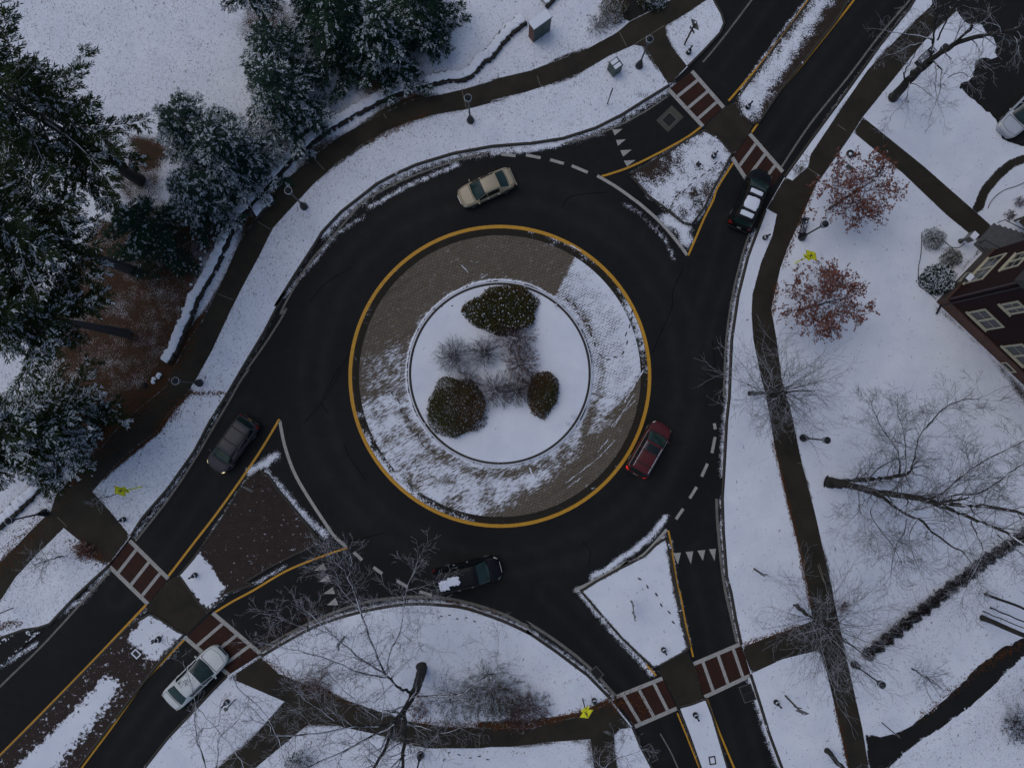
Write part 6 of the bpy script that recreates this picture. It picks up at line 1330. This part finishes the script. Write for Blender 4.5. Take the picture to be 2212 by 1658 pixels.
# fallen leaves swept to the edges
rn = np.random.default_rng(9); Pl = []
for c, rw, s, n, w in ((0, 2, "420,1000 780,640 1050,340 1290,120", 900, .5), (0, 1, "1330,1420 1500,1150", 260, .4), (0, 2, "1200,500 1420,230", 350, .25), (0, 2, "1480,190 1750,190", 140, .1), (0, 3, "560,-60 800,60", 350, .35), (1, 3, "1300,1300 2200,1330", 500, .15), (2, 3, "0,1340 450,1290 900,1150", 700, .16),
                       (2, 3, "920,1130 1000,1180", 160, .35), (2, 3, "1080,1080 1200,1250", 130, .3), (1, 3, "150,820 450,1010 900,1190", 300, .15), (3, 3, "40,700 480,560", 260, .12), (3, 3, "480,30 560,420", 300, .08), (3, 2, "270,560 500,1500", 500, .08), (3, 3, "740,1150 850,1640", 200, .08), (3, 1, "600,0 340,640", 260, .12), (3, 1, "300,760 270,1000", 160, .1),
                       (1, 0, "1200,760 1400,700", 140, .25), (1, 0, "950,1110 1400,880", 200, .12), (0, 3, "-40,560 180,540", 120, .2), (3, 3, "1400,1260 1900,860 2200,690", 420, .2), (0, 2, "0,1530 330,1150", 420, .5), (1, 3, "100,720 600,430", 160, .4), (1, 2, "500,1600 900,1300", 40, 2.), (1, 3, "200,1400 700,1450", 130, 1.), (3, 0, "420,1330 540,1200", 50, .25), (1, 0, "1650,1210 2100,1160", 60, .1), (1, 3, "1500,350 2000,480", 120, .15)):
    q = np.array(G(T(c, rw, s))); seg = rn.integers(0, len(q) - 1, n); f = rn.random(n)[:, None]; Pl.append(q[seg] + (q[seg + 1] - q[seg]) * f + rn.normal(0, w, (n, 2)))
Pl = np.vstack(Pl); n = len(Pl); a = rn.uniform(0, 6.28, n)
v, f = blades(np.c_[Pl, np.full(n, .150) + rn.uniform(0, .02, n)], np.c_[np.cos(a), np.sin(a), rn.normal(.05, .1, n)], rn.uniform(.07, .14, n), rn.uniform(.05, .09, n), 9, 4.)
M_FALL = leafmat('fallen leaves', (.040, .015, .006), (.16, .065, .024), 5.)
tag(mesh_np('fallen_leaves', v, [f], M_FALL), 'rusty fallen leaves gathered along walk edges and kerbs', 'leaves', None, 'stuff')
# ------------------------------------------------------------------ house at the right edge
m = NT('dark brown siding'); _w = m.new('ShaderNodeTexWave'); _w.wave_type = 'BANDS'; _w.bands_direction = 'Z'; _w.inputs['Scale'].default_value = 1.6; m.l.new(m.pos, _w.inputs[0])
M_SIDING = m.done(m.mix(m.noise(2, 4), (.016, .0062, .0062), (.030, .0125, .0118)), .8, spec=.12); m.bump(_w.outputs['Fac'], .4, .02)
m = NT('foundation brick'); _t = m.new('ShaderNodeTexCoord'); _c, _f = brick(m, 0, .075, .22, (.12, .042, .022), (.085, .030, .017), (.06, .045, .035), .010); M_FBRICK = m.done(m.mix(m.rng(m.noise(1.5, 4), .4, .7, 0, .5), _c, (.035, .017, .011)), .8)
M_FRAME = simple('cream window frame', (.42, .39, .28), .6, .15, 3); M_PANE = glassmat('house glass', (.020, .024, .028)); M_SHADE = simple('window blind', (.10, .10, .10), .7, .3, 5); M_ROOFT = simple('dark roof shingle', (.03, .028, .028), .8); M_STEPS = simple('wet grey step stone', (.085, .087, .090), .6, .35, 2.5)
M_WOODR = simple('weathered deck wood', (.075, .066, .045), .7, .3, 5)
Cc = P(*T1(3, 1, 1545, 905), .12); ex = (P(*T1(3, 1, 1900, 530), .12) - Cc); Wn = ex.length; yaw = math.atan2(ex.y, ex.x); Ln = 15.0; zf = 1.35; zt = 10.2
H = thing('house', (Cc.x, Cc.y, .12), 'dark brown house with cream windows and a brick base at the right edge', 'house', None, yaw)
# local x along the north west wall, local -y away into the block
MB().box((Wn / 2, -Ln / 2, zf / 2), (Wn + .16, Ln + .16, zf)).build('foundation', M_FBRICK, H)
MB().box((Wn / 2, -Ln / 2, (zt + zf) / 2 + .03), (Wn, Ln, zt - zf - .06)).build('wall', M_SIDING, H)
MB().box((Wn + 3.2, -Ln / 2 - 1.2, (zt + .4) / 2), (6.3, Ln - 2.4, zt - .5)).build('side_wall', M_SIDING, H)
MB().box((-.012, .012, (zt + zf) / 2 + .1), (.09, .09, zt - zf - .4)).build('corner_board', simple('brown trim', (.05, .035, .032), .6), H)
mb = MB(); r0 = zt - .02; mb.add([(-.6, .6, r0), (Wn + 6.8, .6, r0), (Wn + 6.8, -Ln - .6, r0), (-.6, -Ln - .6, r0), (1.8, -2.4, r0 + 2.6), (Wn + 4, -2.4, r0 + 2.6), (Wn + 4, -Ln + 2, r0 + 2.6), (1.8, -Ln + 2, r0 + 2.6)], [(3, 2, 1, 0), (4, 5, 6, 7), (0, 1, 5, 4), (1, 2, 6, 5), (2, 3, 7, 6), (3, 0, 4, 7)]); mb.build('roof', M_ROOFT, H)
Minv = Matrix.Translation((Cc.x, Cc.y, .12)) @ Matrix.Rotation(yaw, 4, 'Z'); Minv = Minv.inverted()
def onwall(q, wall):                # picture point -> local wall coordinates
    d = CAMROOT(q); o = Minv @ Vector((0, 0, HCAM)); dd = (Minv.to_3x3() @ d)
    k = (0 - o.y) / dd.y if wall == 'nw' else (0 - o.x) / dd.x
    return o + dd * k
def CAMROOT(q): return CAMROT @ Vector(((q[0] - CU) / FPX, (CV - q[1]) / FPX, -1.0))
def house_window(wall, s, z, w, h, blind=0, mull=True, sash=2):
    """s along wall, z bottom, in metres"""
    if wall == 'nw': fr = lambda a, b, c: (a, c, b)
    else: fr = lambda a, b, c: (-c, -a, b)
    def bx(mb, a, b, da, db, c, dc, m=0):
        p = fr(a, b, c); d = (da, dc, db) if wall == 'nw' else (dc, da, db); mb.box(p, d, 0, m)
    mb = MB(); t = .13
    bx(mb, s, z + t / 2, w, t, .03, .10); bx(mb, s, z + h - t / 2, w, t, .03, .10); bx(mb, s - w / 2 + t / 2, z + h / 2, t, h - 2 * t, .03, .098); bx(mb, s + w / 2 - t / 2, z + h / 2, t, h - 2 * t, .03, .098)
    if mull: bx(mb, s, z + h / 2, .16, h - 2 * t, .03, .096)
    f = mb.build('window', M_FRAME, H)
    mb = MB(); bx(mb, s, z + h / 2, w - 2 * t + .01, h - 2 * t + .01, .004, .03); mb.build('pane', M_PANE, f)
    mb = MB(); bx(mb, s - (w / 4 if mull else 0), z + h / 2, w / 2 - t if mull else w - 2 * t, .045, .022, .02); 
    if mull: bx(mb, s + w / 4, z + h / 2, w / 2 - t, .045, .022, .02)
    mb.build('sash_bar', M_FRAME, f)
    mb = MB(); bx(mb, s, z - .03, w + .16, .06, .07, .18); mb.build('sill', M_FRAME, f)
    return f, bx
def by_px(wall, pts, **k):
    L = [onwall(T1(3, 1, *q), wall) for q in pts]; a = [(-p.y if wall == 'sw' else p.x) for p in L]; z = [p.z for p in L]
    return house_window(wall, (min(a) + max(a)) / 2, min(z), max(a) - min(a), max(z) - min(z), **k)
by_px('sw', ((1780, 985), (1910, 955), (2060, 1095), (1930, 1120)))
by_px('sw', ((2065, 1255), (2195, 1225), (2350, 1370), (2210, 1400)))
by_px('sw', ((2030, 925), (2165, 893), (2300, 1020), (2110, 1002)) and ((2030, 925), (2165, 893), (2250, 972), (2110, 1002)), mull=True)
by_px('nw', ((1760, 765), (1890, 735), (2070, 537), (1945, 573)))
by_px('nw', ((2030, 670), (2165, 630), (2320, 440), (2160, 545)) and ((2030, 670), (2170, 625), (2290, 500), (2155, 547)))
p = onwall(T1(3, 1, 1790, 738), 'nw'); mb = MB(); mb.box((p.x, .22, p.z + .12), (.62, .44, .42)); ac = mb.build('window_air_conditioner', M_STEEL, H, bevel=.02); MB().box((p.x, .22, p.z + .36), (.56, .40, .06)).build('snow_cover', M_SNOW, ac, bevel=.02)
for k, s in enumerate((7.2, 9.7)):
    mb = MB(); mb.box((-.14, -s, .78), (.06, 1.1, .10)); mb.box((-.14, -s, .18), (.06, 1.1, .10)); mb.box((-.14, -s - .5, .48), (.06, .1, .5)); mb.box((-.14, -s + .5, .48), (.06, .1, .5)); f = mb.build('basement_window', M_FRAME, H); MB().box((-.10, -s, .48), (.03, .9, .5)).build('pane', M_PANE, f)
mb = MB(); mb.box((-.08, -.35, 5.2), (.09, .09, 9.4)); mb.box((-.45, -.4, .18), (.8, .12, .10), .3); mb.build('downspout', M_TRIM, H)
mb = MB(); mb.box((Wn * .45, .07, .75), (1.0, .10, .42)); mb.build('basement_window', M_FRAME, H)
# steps: local frame of the house, in front of the set back entrance
St = thing('stone_steps', (Cc.x, Cc.y, .12), 'wide grey stone steps climbing to the house entrance', 'steps', None, yaw)
s0 = Minv @ P(*z7(840, 1065), .12); s1 = Minv @ P(*z7(1395, 515), .12); wd = abs(s1.x - s0.x); cx = (s0.x + s1.x) / 2; y0 = max(s0.y, s1.y)
for k in range(6):
    MB().box((cx + .10 * k, y0 - (k * .34 + .5 + 1.5) + .5, (k * .17 + .17) / 2), (wd - .02 * k, 3.0, k * .17 + .17)).build('step', M_STEPS, St, bevel=.012)
for k in range(2):
    xx = cx + (wd / 2 - .05) * (1 if k else -1) + .3; mb = MB()
    pts = [(xx, y0 - .2, .95), (xx, y0 - 2.1, 1.95)]
    mb.frame_box(((xx), y0 - 1.15, 1.45), (1, 0, 0), (0, -.885, .466), (0, .466, .885), (.05, 2.15, .05)); mb.box((xx, y0 - .2, .5), (.045, .045, .9)); mb.box((xx, y0 - 2.0, 1.45), (.045, .045, 1.0)); mb.build('handrail', M_IRON, St)
Pd = thing('wooden_porch', (Cc.x, Cc.y, .12), 'weathered wooden porch rail beside the top of the stone steps', 'porch', None, yaw)
xa = cx + wd / 2 + .35; mb = MB()
for k in range(8): mb.box((xa + .5 + k * .14, y0 - 1.9, 1.08), (.13, 1.8, .05))
mb.build('deck', M_WOODR, Pd)
for yy in (-1.05, -2.75): MB().box((xa + .95, y0 + yy, .53), (.12, .12, 1.05)).build('post', M_WOODR, Pd)
mb = MB(); mb.box((xa + 1.0, y0 - 1.02, 1.95), (1.2, .1, .06)); mb.box((xa + 1.0, y0 - 1.02, 1.25), (1.2, .06, .06))
for k in range(8): mb.box((xa + .5 + k * .14, y0 - 1.02, 1.6), (.04, .04, .66))
mb.build('railing', M_WOODR, Pd)
# garden edging wires
m_edge = Tubes()
def edging(px, label):
    q = smooth([(*a, .16) for a in G(px)], 4); tb = Tubes(); tb.add([tuple(a) for a in q], [.028] * len(q), 5, 0); o = tb.build('garden_edging', [M_TRIM], None, (0, 0, 0)); tag(o, label, 'garden edging')
edging(T(3, 1, "1415,380 1412,480 1405,560 1390,640 1388,740 1400,790 1460,830 1525,890"), 'black garden edging round the shrubs before the house')
edging(T(3, 1, "1590,440 1640,485 1690,492 1730,470 1745,455"), 'short curved black edging below the pedestal box')
edging(T(3, 0, "1925,1610 1940,1570 1990,1510 2060,1465 2140,1440 2240,1395"), 'thin black edging in the house garden at the right edge')
